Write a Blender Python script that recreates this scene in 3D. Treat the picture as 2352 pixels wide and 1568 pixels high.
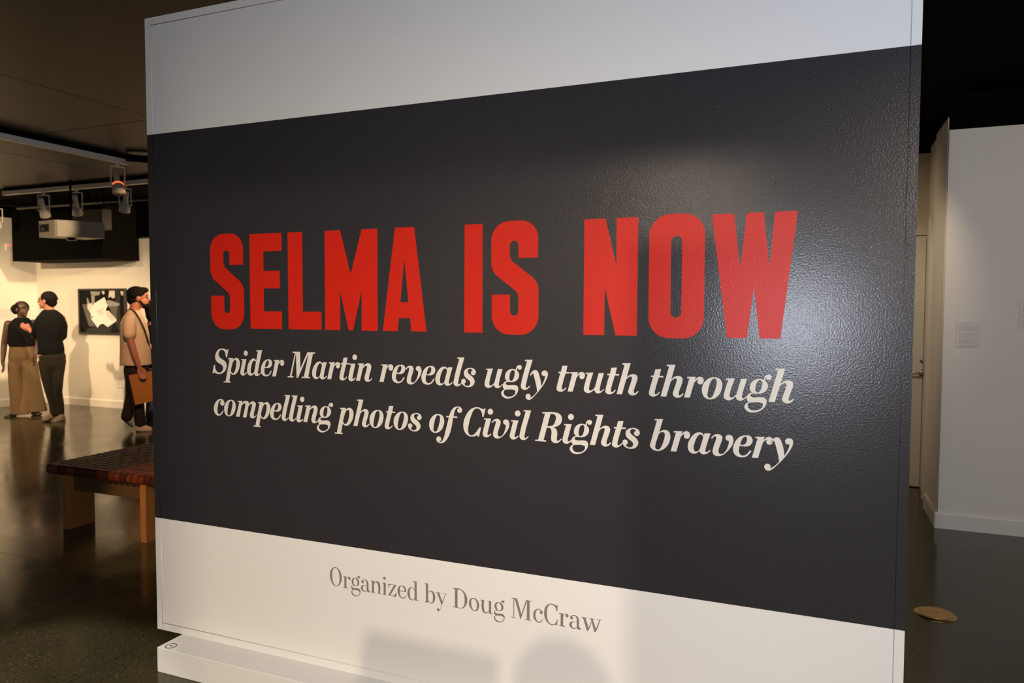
import bpy, bmesh, math, random
from mathutils import Vector, Matrix
from mathutils.geometry import tessellate_polygon
random.seed(7)
for o in list(bpy.data.objects): bpy.data.objects.remove(o)
S = bpy.context.scene
COL = S.collection
R = math.radians

# ------------------------------------------------------------------ camera
F_PX = 1687.52; YAW = 0.39151; PITCH = 0.04871; ROLL = 0.00257
CAM = Vector((0.0, -2.41535, 1.58))
_f = Vector((-math.sin(YAW)*math.cos(PITCH), math.cos(YAW)*math.cos(PITCH), -math.sin(PITCH)))
_r = Vector((math.cos(YAW), math.sin(YAW), 0)); _u = _r.cross(_f)
_r2 = _r*math.cos(ROLL) + _u*math.sin(ROLL); _u2 = _u*math.cos(ROLL) - _r*math.sin(ROLL)
cd = bpy.data.cameras.new('camera'); cam = bpy.data.objects.new('camera', cd); COL.objects.link(cam)
cd.sensor_width = 36; cd.sensor_fit = 'HORIZONTAL'; cd.lens = F_PX*36/2352; cd.clip_start = 0.02; cd.clip_end = 100
cam.matrix_world = Matrix(((_r2.x, _u2.x, -_f.x, CAM.x), (_r2.y, _u2.y, -_f.y, CAM.y), (_r2.z, _u2.z, -_f.z, CAM.z), (0, 0, 0, 1)))
S.camera = cam
cd.dof.use_dof = True; cd.dof.focus_distance = 2.9; cd.dof.aperture_fstop = 4.0

def ray(px, py): return _f + _r2*((px-1176)/F_PX) + _u2*((784-py)/F_PX)
def onZ(px, py, z=0.0): v = ray(px, py); return CAM + v*((z-CAM.z)/v.z)
def onY(px, py, y): v = ray(px, py); return CAM + v*((y-CAM.y)/v.y)
def onX(px, py, x): v = ray(px, py); return CAM + v*((x-CAM.x)/v.x)

# ------------------------------------------------------------------ world, lights, exposure
w = bpy.data.worlds.new('world'); S.world = w; w.use_nodes = True
w.node_tree.nodes['Background'].inputs[0].default_value = (0.9, 0.75, 0.55, 1)
w.node_tree.nodes['Background'].inputs[1].default_value = 0.0
S.view_settings.view_transform = 'Standard'; S.view_settings.look = 'None'
S.view_settings.gamma = 1; S.view_settings.use_curve_mapping = False; S.view_settings.exposure = 0.0
S.cycles.max_bounces = 8; S.cycles.diffuse_bounces = 5; S.cycles.glossy_bounces = 4
S.cycles.sample_clamp_indirect = 4.0

WARM = (1.0, 0.72, 0.42); WARM2 = (1.0, 0.80, 0.58); COOL = (0.80, 0.86, 1.0)
def spot(name, loc, target, power, color, size=60, blend=0.6, rad=0.06):
    l = bpy.data.lights.new(name, 'SPOT'); l.energy = power; l.color = color; l.spot_size = R(size); l.spot_blend = blend; l.shadow_soft_size = rad
    o = bpy.data.objects.new(name, l); COL.objects.link(o); o.location = loc
    o.rotation_euler = (Vector(target)-Vector(loc)).to_track_quat('-Z', 'Y').to_euler(); return o
def area(name, loc, target, power, color, sx, sy):
    l = bpy.data.lights.new(name, 'AREA'); l.energy = power; l.color = color; l.shape = 'RECTANGLE'; l.size = sx; l.size_y = sy
    o = bpy.data.objects.new(name, l); COL.objects.link(o); o.location = loc
    o.rotation_euler = (Vector(target)-Vector(loc)).to_track_quat('-Z', 'Y').to_euler(); return o
# cool light close beside the lens
spot('flash_light', CAM + Vector((-0.12, 0.0, -0.11)), (-0.7, 0, 1.9), 86, COOL, 150, 0.5, 0.05)
# cool fill added high on the right, brightening the top of the title wall
area('cool_fill_light', (1.9, -2.0, 2.9), (-0.9, 0, 2.5), 76, (0.70, 0.81, 1.0), 1.2, 0.8)
# warm gallery lamp behind the viewer, shining through the gap between the added rear blockers
spot('gallery_lamp_or_fill', (-0.92, -5.06, 2.88), (-1.7, 0, 0.02), 450, WARM2, 56, 1.0, 0.014)
spot('gallery_lamp_or_fill', (1.9, -5.2, 2.88), (-1.6, 0, 0.0), 930, WARM2, 54, 1.0, 0.06)
spot('gallery_lamp_or_fill', (2.3, -1.2, 2.88), (1.5, 3.5, 1.1), 150, (1.0, 0.80, 0.62), 75, 1.0, 0.06)  # added fill for the white block on the right
# far gallery: lamps aimed at the white walls, with added fills among them
spot('track_lamp_or_fill', (-5.0, 4.7, 2.80), (-8.8, 5.6, 1.75), 1180, WARM, 54, 0.8, 0.05)
spot('track_lamp_or_fill', (-7.0, 3.75, 2.62), (-8.9, 5.6, 0.9), 35, WARM, 74, 0.6, 0.05)
spot('floor_fill_light', (-3.5, -1.7, 2.95), (-3.1, -0.75, 0), 330, (1.0, 0.90, 0.76), 31, 0.35, 0.05)  # added narrow pool of light on the near-left floor
spot('gallery_lamp_or_fill', (-2.2, -2.4, 2.9), (-2.6, -3.8, 1.0), 150, WARM2, 100, 0.8, 0.05)  # added wash on the left blocker, to brighten reflections in the dark band
spot('gallery_lamp_or_fill', (0.2, -2.8, 2.9), (0.1, -4.0, 1.2), 90, WARM2, 100, 0.8, 0.05)  # same added wash for the right blocker
spot('bench_fill_light', (-3.45, -2.0, 2.9), (-3.95, 1.05, 0.26), 420, (1.0, 0.62, 0.32), 17, 0.6, 0.05)  # added orange spot to brighten the bench leg
spot('track_lamp_or_fill', (-8.3, 3.75, 2.62), (-10.4, 5.6, 0.6), 60, WARM, 78, 0.6, 0.05)
spot('track_lamp_or_fill', (-9.0, 3.70, 2.62), (-11.6, 4.9, 0.35), 130, WARM, 74, 0.6, 0.05)
spot('track_lamp_or_fill', (-9.6, 1.2, 2.75), (-11.6, 4.7, 0.5), 640, WARM, 86, 0.6, 0.05)
spot('track_lamp_or_fill', (-5.6, 2.4, 2.80), (-7.9, 4.3, 1.15), 320, (1.0, 0.60, 0.32), 44, 0.6, 0.05)  # added orange fill on the off-white T-shirt
spot('track_lamp_or_fill', (-3.6, 3.7, 2.7), (-3.4, 5.6, 1.2), 60, WARM, 80, 0.5, 0.05)
spot('track_lamp_or_fill', (-5.9, 2.0, 2.75), (-8.2, 3.45, 2.48), 260, WARM, 12, 0.6, 0.05)  # added tight spot to brighten the projector
# passage on the right
spot('passage_lamp_light', (-0.4, 4.2, 2.6), (0.84, 4.5, 1.6), 13, WARM, 110, 0.8, 0.05)
spot('passage_lamp_light', (0.2, 2.6, 2.85), (0.5, 4.85, 1.0), 60, WARM2, 60, 0.8, 0.05)

# ------------------------------------------------------------------ materials
def mat(name, color, rough=0.5, metal=0.0, spec=0.5, noise=None, bump=None, emit=None, coat=0.0):
    m = bpy.data.materials.new(name); m.use_nodes = True; nt = m.node_tree; b = nt.nodes['Principled BSDF']
    b.inputs['Base Color'].default_value = (*color, 1); b.inputs['Roughness'].default_value = rough
    b.inputs['Metallic'].default_value = metal; b.inputs['Specular IOR Level'].default_value = spec
    b.inputs['Coat Weight'].default_value = coat
    tc = nt.nodes.new('ShaderNodeTexCoord')
    if noise:
        scale, amt, stretch = noise
        mp = nt.nodes.new('ShaderNodeMapping'); mp.inputs['Scale'].default_value = stretch; nt.links.new(tc.outputs['Object'], mp.inputs[0])
        n = nt.nodes.new('ShaderNodeTexNoise'); n.inputs['Scale'].default_value = scale; n.inputs['Detail'].default_value = 4
        nt.links.new(mp.outputs[0], n.inputs['Vector'])
        cr = nt.nodes.new('ShaderNodeMix'); cr.data_type = 'RGBA'
        cr.inputs[6].default_value = (*[max(0, c*(1-amt)) for c in color], 1); cr.inputs[7].default_value = (*[min(1, c*(1+amt)) for c in color], 1)
        nt.links.new(n.outputs['Fac'], cr.inputs[0]); nt.links.new(cr.outputs[2], b.inputs['Base Color'])
    if bump:
        scale, strength, dist = bump
        n = nt.nodes.new('ShaderNodeTexNoise'); n.inputs['Scale'].default_value = scale; n.inputs['Detail'].default_value = 3
        nt.links.new(tc.outputs['Object'], n.inputs['Vector'])
        bp = nt.nodes.new('ShaderNodeBump'); bp.inputs['Strength'].default_value = strength; bp.inputs['Distance'].default_value = dist
        nt.links.new(n.outputs['Fac'], bp.inputs['Height']); nt.links.new(bp.outputs[0], b.inputs['Normal'])
    if emit: b.inputs['Emission Color'].default_value = (*emit[0], 1); b.inputs['Emission Strength'].default_value = emit[1]
    return m
PB = (185, 0.45, 0.0013)
M = {}
M['panel_white'] = mat('panel_white', (0.70, 0.69, 0.66), 0.34, spec=0.4, bump=(150, 0.25, 0.001))
M['panel_dark'] = mat('panel_dark', (0.0245, 0.0235, 0.0265), 0.25, spec=0.5, bump=PB)
M['letter_red'] = mat('letter_red', (0.51, 0.014, 0.005), 0.40, spec=0.3, bump=PB)
M['letter_cream'] = mat('letter_cream', (0.62, 0.59, 0.53), 0.4, spec=0.3, bump=(150, 0.3, 0.001))
M['letter_grey'] = mat('letter_grey', (0.20, 0.172, 0.145), 0.5, spec=0.3)
M['wall'] = mat('wall_paint', (0.74, 0.70, 0.63), 0.6, spec=0.3, noise=(3, 0.02, (1, 1, 1)), bump=(120, 0.1, 0.001))
M['trim'] = mat('trim_paint', (0.72, 0.69, 0.63), 0.45, spec=0.4)
M['ceiling'] = mat('ceiling_paint', (0.019, 0.0125, 0.006), 0.45, spec=0.13, noise=(1.3, 0.4, (1, 1, 1)), bump=(1.5, 0.12, 0.02))
M['black'] = mat('black_paint', (0.0022, 0.0019, 0.0014), 0.8, spec=0.03, noise=(2, 0.2, (1, 1, 1)))
M['track'] = mat('track_white', (0.78, 0.72, 0.66), 0.5)
M['lamp'] = mat('lamp_white', (0.60, 0.54, 0.46), 0.4)
M['glow'] = mat('orange_glow', (0.8, 0.1, 0.03), 0.4, emit=((1.0, 0.12, 0.03), 2.2))
M['redglow'] = mat('red_glow', (0.8, 0.1, 0.1), 0.4, emit=((1.0, 0.1, 0.12), 1.5))
M['steel'] = mat('steel', (0.5, 0.5, 0.5), 0.3, metal=1.0)
M['brass'] = mat('brass', (0.62, 0.38, 0.13), 0.42, metal=0.85, noise=(30, 0.12, (1, 1, 1)))
M['brass_dark'] = mat('brass_rim', (0.5, 0.33, 0.13), 0.3, metal=1.0)
M['wood_light'] = mat('beech_wood', (0.33, 0.14, 0.035), 0.5, noise=(8, 0.25, (8, 8, 1)))
M['wood_dark'] = mat('rail_wood', (0.10, 0.055, 0.025), 0.5, noise=(8, 0.3, (1, 8, 8)))
M['leather'] = mat('woven_leather', (0.055, 0.014, 0.008), 0.38, noise=(20, 0.5, (1, 1, 1)), bump=(120, 0.3, 0.001))
M['leather2'] = mat('woven_leather_red', (0.13, 0.026, 0.010), 0.4, noise=(20, 0.5, (1, 1, 1)), bump=(120, 0.3, 0.001))
M['plastic'] = mat('projector_shell', (0.40, 0.36, 0.28), 0.45)
M['lens'] = mat('black_glass', (0.01, 0.011, 0.010), 0.15)
M['grille'] = mat('vent_metal', (0.008, 0.0065, 0.005), 0.5)
M['grille2'] = mat('vent_slat_metal', (0.03, 0.024, 0.018), 0.6)
M['paper'] = mat('label_paper', (0.70, 0.65, 0.60), 0.6)
M['ink'] = mat('label_ink', (0.50, 0.42, 0.42), 0.6)
M['skin_dark'] = mat('skin_dark', (0.060, 0.026, 0.016), 0.5)
M['skin_light'] = mat('skin_light', (0.36, 0.13, 0.075), 0.5)
M['hair'] = mat('black_hair', (0.004, 0.003, 0.003), 0.8, spec=0.12, noise=(40, 0.5, (1, 1, 0.2)), bump=(60, 0.6, 0.01))
M['cloth_black'] = mat('black_knit', (0.0028, 0.0028, 0.003), 0.9, spec=0.15, bump=(25, 0.4, 0.01))
M['cloth_beige'] = mat('beige_cloth', (0.13, 0.082, 0.042), 0.8, spec=0.2, bump=(14, 0.4, 0.02))
M['cloth_white'] = mat('offwhite_cotton', (0.60, 0.42, 0.29), 0.8, spec=0.2, bump=(14, 0.4, 0.02))
M['denim_dark'] = mat('dark_denim', (0.016, 0.013, 0.010), 0.85, spec=0.2, bump=(20, 0.4, 0.01))
M['denim_blue'] = mat('blue_denim', (0.05, 0.06, 0.08), 0.8, spec=0.2, bump=(20, 0.4, 0.01))
M['cloth_dark'] = mat('dark_olive_cloth', (0.020, 0.014, 0.009), 0.85, spec=0.2, bump=(14, 0.4, 0.02))
M['shoe_grey'] = mat('grey_sneaker', (0.14, 0.11, 0.085), 0.6)
M['shoe_white'] = mat('white_sneaker', (0.45, 0.33, 0.26), 0.6)
M['shoe_black'] = mat('black_shoe', (0.008, 0.007, 0.006), 0.4)
M['eye'] = mat('eye', (0.10, 0.085, 0.07), 0.2)
M['lip'] = mat('lip', (0.12, 0.03, 0.03), 0.5)
M['envelope'] = mat('orange_envelope', (0.36, 0.125, 0.01), 0.55, noise=(6, 0.08, (1, 1, 1)))
M['strap'] = mat('black_strap', (0.01, 0.009, 0.008), 0.6)
M['frame'] = mat('black_frame', (0.012, 0.010, 0.008), 0.35)
for k, v in dict(p0=0.010, p1=0.035, p2=0.12, p3=0.30, p4=0.62, p5=0.80).items(): M[k] = mat('print_tone', (v, v*0.97, v*0.92), 0.8, spec=0.1)

def floor_material():
    m = bpy.data.materials.new('polished_concrete'); m.use_nodes = True; nt = m.node_tree; b = nt.nodes['Principled BSDF']; L = nt.links
    tc = nt.nodes.new('ShaderNodeNewGeometry')
    def N(scale, detail=4, rough=0.6):
        n = nt.nodes.new('ShaderNodeTexNoise'); n.inputs['Scale'].default_value = scale; n.inputs['Detail'].default_value = detail; n.inputs['Roughness'].default_value = rough
        L.new(tc.outputs['Position'], n.inputs['Vector']); return n
    def mixc(fac, a, bcol):
        x = nt.nodes.new('ShaderNodeMix'); x.data_type = 'RGBA'; L.new(fac, x.inputs[0])
        for sock, v in ((x.inputs[6], a), (x.inputs[7], bcol)):
            if isinstance(v, tuple): sock.default_value = (*v, 1)
            else: L.new(v, sock)
        return x.outputs[2]
    def ramp(src, a, bb):
        r = nt.nodes.new('ShaderNodeMapRange'); r.inputs[1].default_value = a; r.inputs[2].default_value = bb; L.new(src, r.inputs[0]); return r.outputs[0]
    base = mixc(ramp(N(1.1).outputs['Fac'], 0.35, 0.65), (0.034, 0.029, 0.013), (0.052, 0.043, 0.020))
    base = mixc(ramp(N(75, 3).outputs['Fac'], 0.56, 0.62), base, (0.018, 0.015, 0.009))
    v = nt.nodes.new('ShaderNodeTexVoronoi'); v.inputs['Scale'].default_value = 60; L.new(tc.outputs['Position'], v.inputs['Vector'])
    vr = ramp(v.outputs['Distance'], 0.16, 0.10); g = N(38, 2); gr = ramp(g.outputs['Fac'], 0.50, 0.55)
    mu = nt.nodes.new('ShaderNodeMath'); mu.operation = 'MULTIPLY'; L.new(vr, mu.inputs[0]); L.new(gr, mu.inputs[1])
    base = mixc(mu.outputs[0], base, (0.30, 0.26, 0.19))
    L.new(base, b.inputs['Base Color'])
    r = nt.nodes.new('ShaderNodeMapRange'); r.inputs[1].default_value = 0.3; r.inputs[2].default_value = 0.7; r.inputs[3].default_value = 0.10; r.inputs[4].default_value = 0.2
    L.new(N(2.2).outputs['Fac'], r.inputs[0]); L.new(r.outputs[0], b.inputs['Roughness'])
    b.inputs['Specular IOR Level'].default_value = 0.28
    b.inputs['Coat Weight'].default_value = 0.0; b.inputs['Coat Roughness'].default_value = 0.06
    bp = nt.nodes.new('ShaderNodeBump'); bp.inputs['Strength'].default_value = 0.02; bp.inputs['Distance'].default_value = 0.004
    L.new(N(1.6, 2).outputs['Fac'], bp.inputs['Height']); L.new(bp.outputs[0], b.inputs['Normal'])
    return m
M['floor'] = floor_material()
M['joint'] = mat('joint_filler', (0.015, 0.013, 0.010), 0.8)

# ------------------------------------------------------------------ helpers
def link(name, me, m=None, parent=None):
    o = bpy.data.objects.new(name, me); COL.objects.link(o)
    if m is not None and me is not None:
        for x in (m if isinstance(m, (list, tuple)) else [m]): me.materials.append(x)
    if parent: o.parent = parent
    return o
def tag(o, label=None, cat=None, group=None, kind=None):
    if label: o['label'] = label
    if cat: o['category'] = cat
    if group: o['group'] = group
    if kind: o['kind'] = kind
    return o
def empty(name, loc=(0, 0, 0), rz=0.0):
    o = bpy.data.objects.new(name, None); COL.objects.link(o); o.location = loc; o.rotation_euler = (0, 0, rz); o.empty_display_size = 0.1; return o
def obj(name, bm, m, parent=None, smooth=False):
    me = bpy.data.meshes.new(name); bmesh.ops.recalc_face_normals(bm, faces=bm.faces); bm.to_mesh(me); bm.free()
    if smooth: me.polygons.foreach_set('use_smooth', [True]*len(me.polygons))
    return link(name, me, m, parent)
def box(bm, a, b, bev=0.0, mi=0):
    r = bmesh.ops.create_cube(bm, size=1); vs = r['verts']
    for v in vs:
        v.co = Vector(((a[0]+b[0])/2+v.co.x*(b[0]-a[0]), (a[1]+b[1])/2+v.co.y*(b[1]-a[1]), (a[2]+b[2])/2+v.co.z*(b[2]-a[2])))
    fs = set(f for v in vs for f in v.link_faces)
    for f in fs: f.material_index = mi
    if bev > 0:
        es = list(set(e for v in vs for e in v.link_edges)); bmesh.ops.bevel(bm, geom=es, offset=bev, segments=2, affect='EDGES', profile=0.5)
def boxobj(name, a, b, m, parent=None, bev=0.0):
    bm = bmesh.new(); box(bm, a, b, bev); return obj(name, bm, m, parent)
def frame_from(d):
    d = d.normalized(); a = Vector((0, 0, 1)) if abs(d.z) < 0.9 else Vector((1, 0, 0))
    u = d.cross(a).normalized(); return u, d.cross(u).normalized()
def tube(bm, pts, rad, seg=12, cap=True):
    pts = [Vector(p) for p in pts]; n = len(pts); rings = []
    rad = rad if isinstance(rad, (list, tuple)) else [rad]*n
    u0 = None
    for i in range(n):
        d = (pts[min(i+1, n-1)]-pts[max(i-1, 0)])
        if d.length < 1e-9: d = Vector((0, 0, 1))
        u, v = frame_from(d)
        if u0 is not None:
            dn = d.normalized(); u = (u0-dn*u0.dot(dn)).normalized(); v = dn.cross(u)
        u0 = u
        rings.append([bm.verts.new(pts[i]+(u*math.cos(2*math.pi*k/seg)+v*math.sin(2*math.pi*k/seg))*rad[i]) for k in range(seg)])
    for i in range(n-1):
        for k in range(seg): bm.faces.new((rings[i][k], rings[i][(k+1) % seg], rings[i+1][(k+1) % seg], rings[i+1][k]))
    if cap: bm.faces.new(rings[0][::-1]); bm.faces.new(rings[-1])
def ball(bm, c, r, seg=16, rot=None):
    mt = Matrix.Translation(Vector(c)) @ (rot.to_matrix().to_4x4() if rot else Matrix.Identity(4)) @ Matrix.Diagonal((*(r if isinstance(r, (list, tuple)) else (r, r, r)), 1))
    bmesh.ops.create_uvsphere(bm, u_segments=seg, v_segments=max(8, seg*2//3), radius=1, matrix=mt)
def loft(bm, secs, seg=24):
    rings = []
    for cx, cy, z, rx, ry in secs:
        rings.append([bm.verts.new((cx+rx*math.cos(2*math.pi*k/seg), cy+ry*math.sin(2*math.pi*k/seg), z)) for k in range(seg)])
    for i in range(len(rings)-1):
        for k in range(seg): bm.faces.new((rings[i][k], rings[i][(k+1) % seg], rings[i+1][(k+1) % seg], rings[i+1][k]))
    bm.faces.new(rings[0][::-1]); bm.faces.new(rings[-1])
def capsule(bm, pts, rad, seg=14):
    tube(bm, pts, rad, seg)
    for p, r in zip(pts, rad): ball(bm, p, r, 12)
def fuse(name, bm, m, parent, voxel=0.01, smooth=6, z0=None):
    me = bpy.data.meshes.new(name); bmesh.ops.recalc_face_normals(bm, faces=bm.faces); bm.to_mesh(me); bm.free()
    t = bpy.data.objects.new('tmp', me); COL.objects.link(t)
    a = t.modifiers.new('r', 'REMESH'); a.mode = 'VOXEL'; a.voxel_size = voxel
    b = t.modifiers.new('s', 'SMOOTH'); b.iterations = smooth; b.factor = 0.5
    dg = bpy.context.evaluated_depsgraph_get(); dg.update()
    nm = bpy.data.meshes.new_from_object(t.evaluated_get(dg)); nm.name = name
    bpy.data.objects.remove(t); bpy.data.meshes.remove(me)
    nm.polygons.foreach_set('use_smooth', [True]*len(nm.polygons)); nm.materials.clear()
    return link(name, nm, m, parent)

# ------------------------------------------------------------------ the room
def struct(name, a, b, m): return tag(boxobj(name, a, b, m), kind='structure')
XW, YB, YF, XE = -11.59, 5.62, -5.9, 3.2      # left wall, back wall, wall behind the viewer, right end
HW, HC = 2.92, 3.05
fl = struct('floor', (XW-0.2, YF-0.2, -0.12), (XE+0.2, YB+0.2, -0.012), M['joint'])
def bays(a, first, step, b):
    k = first
    while k > a: k -= step
    out = [a]; k += step
    while k < b: out.append(k); k += step
    return out+[b]
fx = bays(XW-0.2, -2.86, 4.54, XE+0.2); fy = bays(YF-0.2, 0.606, 2.5, YB+0.2)
for i in range(len(fx)-1):
    for j in range(len(fy)-1):
        boxobj('concrete_slab', (fx[i]+0.0016, fy[j]+0.0016, -0.06), (fx[i+1]-0.0016, fy[j+1]-0.0016, 0.0), M['floor'], fl)
ce = struct('ceiling', (XW-0.2, YF-0.2, HC+0.012), (XE+0.2, YB+0.2, HC+0.15), M['black'])
cx_ = bays(XW-0.2, -7.29, 2.44, -2.0); cy_ = bays(YF-0.2, 1.96, 2.9, 3.80)
for i in range(len(cx_)-1):
    for j in range(len(cy_)-1):
        bm = bmesh.new(); dz = random.uniform(0, 0.003)
        box(bm, (cx_[i]+0.005, cy_[j]+0.005, HC-dz), (cx_[i+1]-0.005, cy_[j+1]-0.005, HC+0.02)); obj('ceiling_panel', bm, M['ceiling'], ce)
struct('wall_left', (XW-0.2, YF-0.2, 0), (XW, YB+0.2, HW), M['wall'])
struct('wall_back', (XW, YB, 0), (-1.3, YB+0.2, HW), M['wall'])
struct('trim_1', (XW-0.2, YF-0.2, HW), (XW-0.004, YB+0.2, HC+0.01), M['black'])
struct('trim_2', (XW, YB+0.004, HW), (-1.3, YB+0.2, HC+0.01), M['black'])
struct('wall_front', (XW, YF-0.2, 0), (XE+0.2, YF, HC), M['wall'])
struct('wall_blocker_right', (-0.847, -4.1, 0), (0.85, -4.0, 2.652), M['wall'])  # unseen wall added to block the gallery lamp and shape its shadow edge
struct('wall_blocker_beam', (-1.62, -4.1, 2.725), (0.85, -4.0, HC), M['wall'])  # unseen beam added to keep lamp light off the top of the title wall
struct('wall_blocker_east', (1.75, -4.1, 0), (XE, -4.0, HC), M['wall'])  # unseen wall added to bound the opening for the right-hand lamp
struct('wall_blocker_left', (XW, -3.9, 0), (-1.62, -3.8, HC), M['wall'])  # unseen wall added to shade the floor and bench on the left
# block on the right with its passage
YR = 3.551; XS = 0.838
struct('wall_right', (XS, YR, 0), (XE, YR+0.57, 2.812), M['wall'])
struct('trim_3', (XS+0.002, YR+0.003, 2.812), (XE, YR+0.57, HC+0.01), M['black'])
struct('wall_passage', (XS+0.046, YR+0.57, 0), (XE, 5.0, 2.95), M['wall'])
struct('wall_passage_end', (-1.3, 4.86, 0), (XS+0.046, 5.02, 2.90), M['wall'])
struct('wall_passage_side', (-1.3, 5.02, 0), (-1.15, YB+0.2, 2.90), M['wall'])
struct('trim_4', (-1.3, 4.865, 2.90), (XS+0.046, 5.02, HC+0.01), M['black'])
struct('wall_east', (XE, YF, 0), (XE+0.2, YR, HC), M['wall'])
# side wall's raised edge beside the corner
bm = bmesh.new(); box(bm, (XS-0.006, YR+0.02, 0), (XS, YR+0.57, 2.905)); tag(obj('trim_5', bm, M['wall']), kind='structure')
# baseboards
def base_board(name, a, b, nrm):   # run along a line, standing proud along nrm
    h, t = 0.115, 0.016; bm = bmesh.new(); nx, ny = nrm
    p = [(0, 0), (t, 0), (t, h-0.012), (t-0.006, h), (0, h)]
    v0 = [bm.verts.new((a[0]+nx*x, a[1]+ny*x, z)) for x, z in p]; v1 = [bm.verts.new((b[0]+nx*x, b[1]+ny*x, z)) for x, z in p]
    for i in range(len(p)): bm.faces.new((v0[i], v0[(i+1) % 5], v1[(i+1) % 5], v1[i]))
    bm.faces.new(v0[::-1]); bm.faces.new(v1)
    return tag(obj(name, bm, M['trim']), kind='structure')
base_board('baseboard_left', (XW, YF), (XW, YB), (1, 0))
base_board('baseboard_back', (XW, YB), (-1.3, YB), (0, -1))
base_board('baseboard_right', (XS-0.016, YR), (XE, YR), (0, -1))
base_board('baseboard_passage', (XS-0.006, YR-0.012), (XS-0.006, YR+0.57), (-1, 0))
# door at the passage end
dz0, dz1 = 0.008, 2.19; dx0, dx1 = -0.03, 0.868
d = tag(boxobj('door_1', (dx0, 4.812, dz0), (dx1, 4.852, dz1), M['trim'], bev=0.003), kind='structure')
hp = onY(2121, 857, 4.79)
bm = bmesh.new(); tube(bm, [(hp.x-0.01, 4.812, hp.z), (hp.x-0.01, 4.765, hp.z)], 0.013); tube(bm, [(hp.x-0.005, 4.768, hp.z), (hp.x-0.12, 4.768, hp.z)], 0.010)
tube(bm, [(hp.x-0.01, 4.813, hp.z), (hp.x-0.01, 4.805, hp.z)], 0.027, 20); h_ = obj('door_handle', bm, M['steel'], d, True); h_['label'] = 'steel lever handle'
bm = bmesh.new(); tube(bm, [(hp.x-0.01, 4.813, hp.z+0.11), (hp.x-0.01, 4.80, hp.z+0.11)], 0.018, 20); obj('door_lock', bm, M['steel'], d, True)['label'] = 'round steel lock'
fr = tag(boxobj('trim_6', (dx1+0.003, 4.50, 0), (XS+0.046, 4.86, 2.26), M['trim']), kind='structure')
boxobj('door_head', (dx0-0.06, 4.80, dz1+0.005), (dx1+0.003, 4.86, dz1+0.07), M['trim'], fr)
boxobj('door_casing', (XS-0.002, 4.36, 0), (XS+0.046, 4.44, 2.30), M['trim'], fr, 0.004)
boxobj('door_casing', (XS+0.016, 4.44, 0), (XS+0.046, 4.50, 2.30), M['trim'], fr, 0.004)
# brown ceiling over the passage is left as black slab: its shade put into the colour

# ------------------------------------------------------------------ exhibition panel
XL, XR, ZB, ZT, Z1, Z2 = -2.740, 0.2638, 0.108, 2.8283, 0.6210, 2.3262
ET = 0.033; ER = 0.028; G = 0.0012
panel = tag(empty('exhibition_panel', ((XL+XR)/2, 0.05, 0)), 'huge freestanding white exhibition title wall with dark band and big red SELMA IS NOW lettering', 'sign')
def pchild(name, bm, m, smooth=False):
    o = obj(name, bm, m, panel, smooth); o.matrix_parent_inverse = Matrix.Translation((-(XL+XR)/2, -0.05, 0)); return o
bm = bmesh.new(); box(bm, (XL, 0.006, ZB), (XR, 0.11, ZT)); pchild('core_board', bm, M['panel_white'])
def strip(x0, x1, z0, z1, m, name):
    bm = bmesh.new(); box(bm, (x0, 0.0, z0), (x1, 0.0062, z1)); return pchild(name, bm, m)
for (x0, x1, n) in ((XL, XL+ET-G, 'edge_strip'), (XL+ET+G, XR-ER-G, 'face_board'), (XR-ER+G, XR, 'edge_strip')):
    strip(x0, x1, Z1, Z2, M['panel_dark'], 'dark_band' if n == 'face_board' else 'edge_strip')['label'] = 'glossy charcoal painted band' if n == 'face_board' else 'charcoal painted edge strip'
    zb = ZB+ET+G if n == 'face_board' else ZB; zt = ZT-ET-G if n == 'face_board' else ZT
    strip(x0, x1, Z2, zt, M['panel_white'], n); strip(x0, x1, zb, Z1, M['panel_white'], n)
strip(XL+ET+G, XR-ER-G, ZT-ET+G, ZT, M['panel_white'], 'edge_strip'); strip(XL+ET+G, XR-ER-G, ZB, ZB+ET-G, M['panel_white'], 'edge_strip')
def bead(a, b, m):
    bm = bmesh.new(); tube(bm, [a, b], 0.0028, 8); pchild('filler_bead', bm, m, True)
for z0, z1, m in ((ZB+ET, Z1, M['panel_white']), (Z1, Z2, M['panel_dark']), (Z2, ZT-ET, M['panel_white'])): bead((XL+ET, 0.0018, z0), (XL+ET, 0.0018, z1), m)
bead((XL+ET, 0.0018, ZT-ET), (XR-ER, 0.0018, ZT-ET), M['panel_white']); bead((XL+ET, 0.0018, ZB+ET), (XR-ER, 0.0018, ZB+ET), M['panel_white'])
bm = bmesh.new(); box(bm, (XR-ER-0.004, 0.0035, Z1), (XR-ER+0.004, 0.0065, Z2)); pchild('joint_strip', bm, M['panel_dark'])
for x, z in ((XR-0.021, 1.72), (XR-0.019, 1.76), (XR-0.022, 2.04), (0.02, 2.17), (-0.12, 1.96), (-0.3, 2.21), (-0.02, 2.28)):   # nail heads under the paint
    bm = bmesh.new(); ball(bm, (x, 0.0, z), (0.004, 0.0012, 0.004), 10); pchild('nail_head', bm, M['panel_dark'], True)
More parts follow.
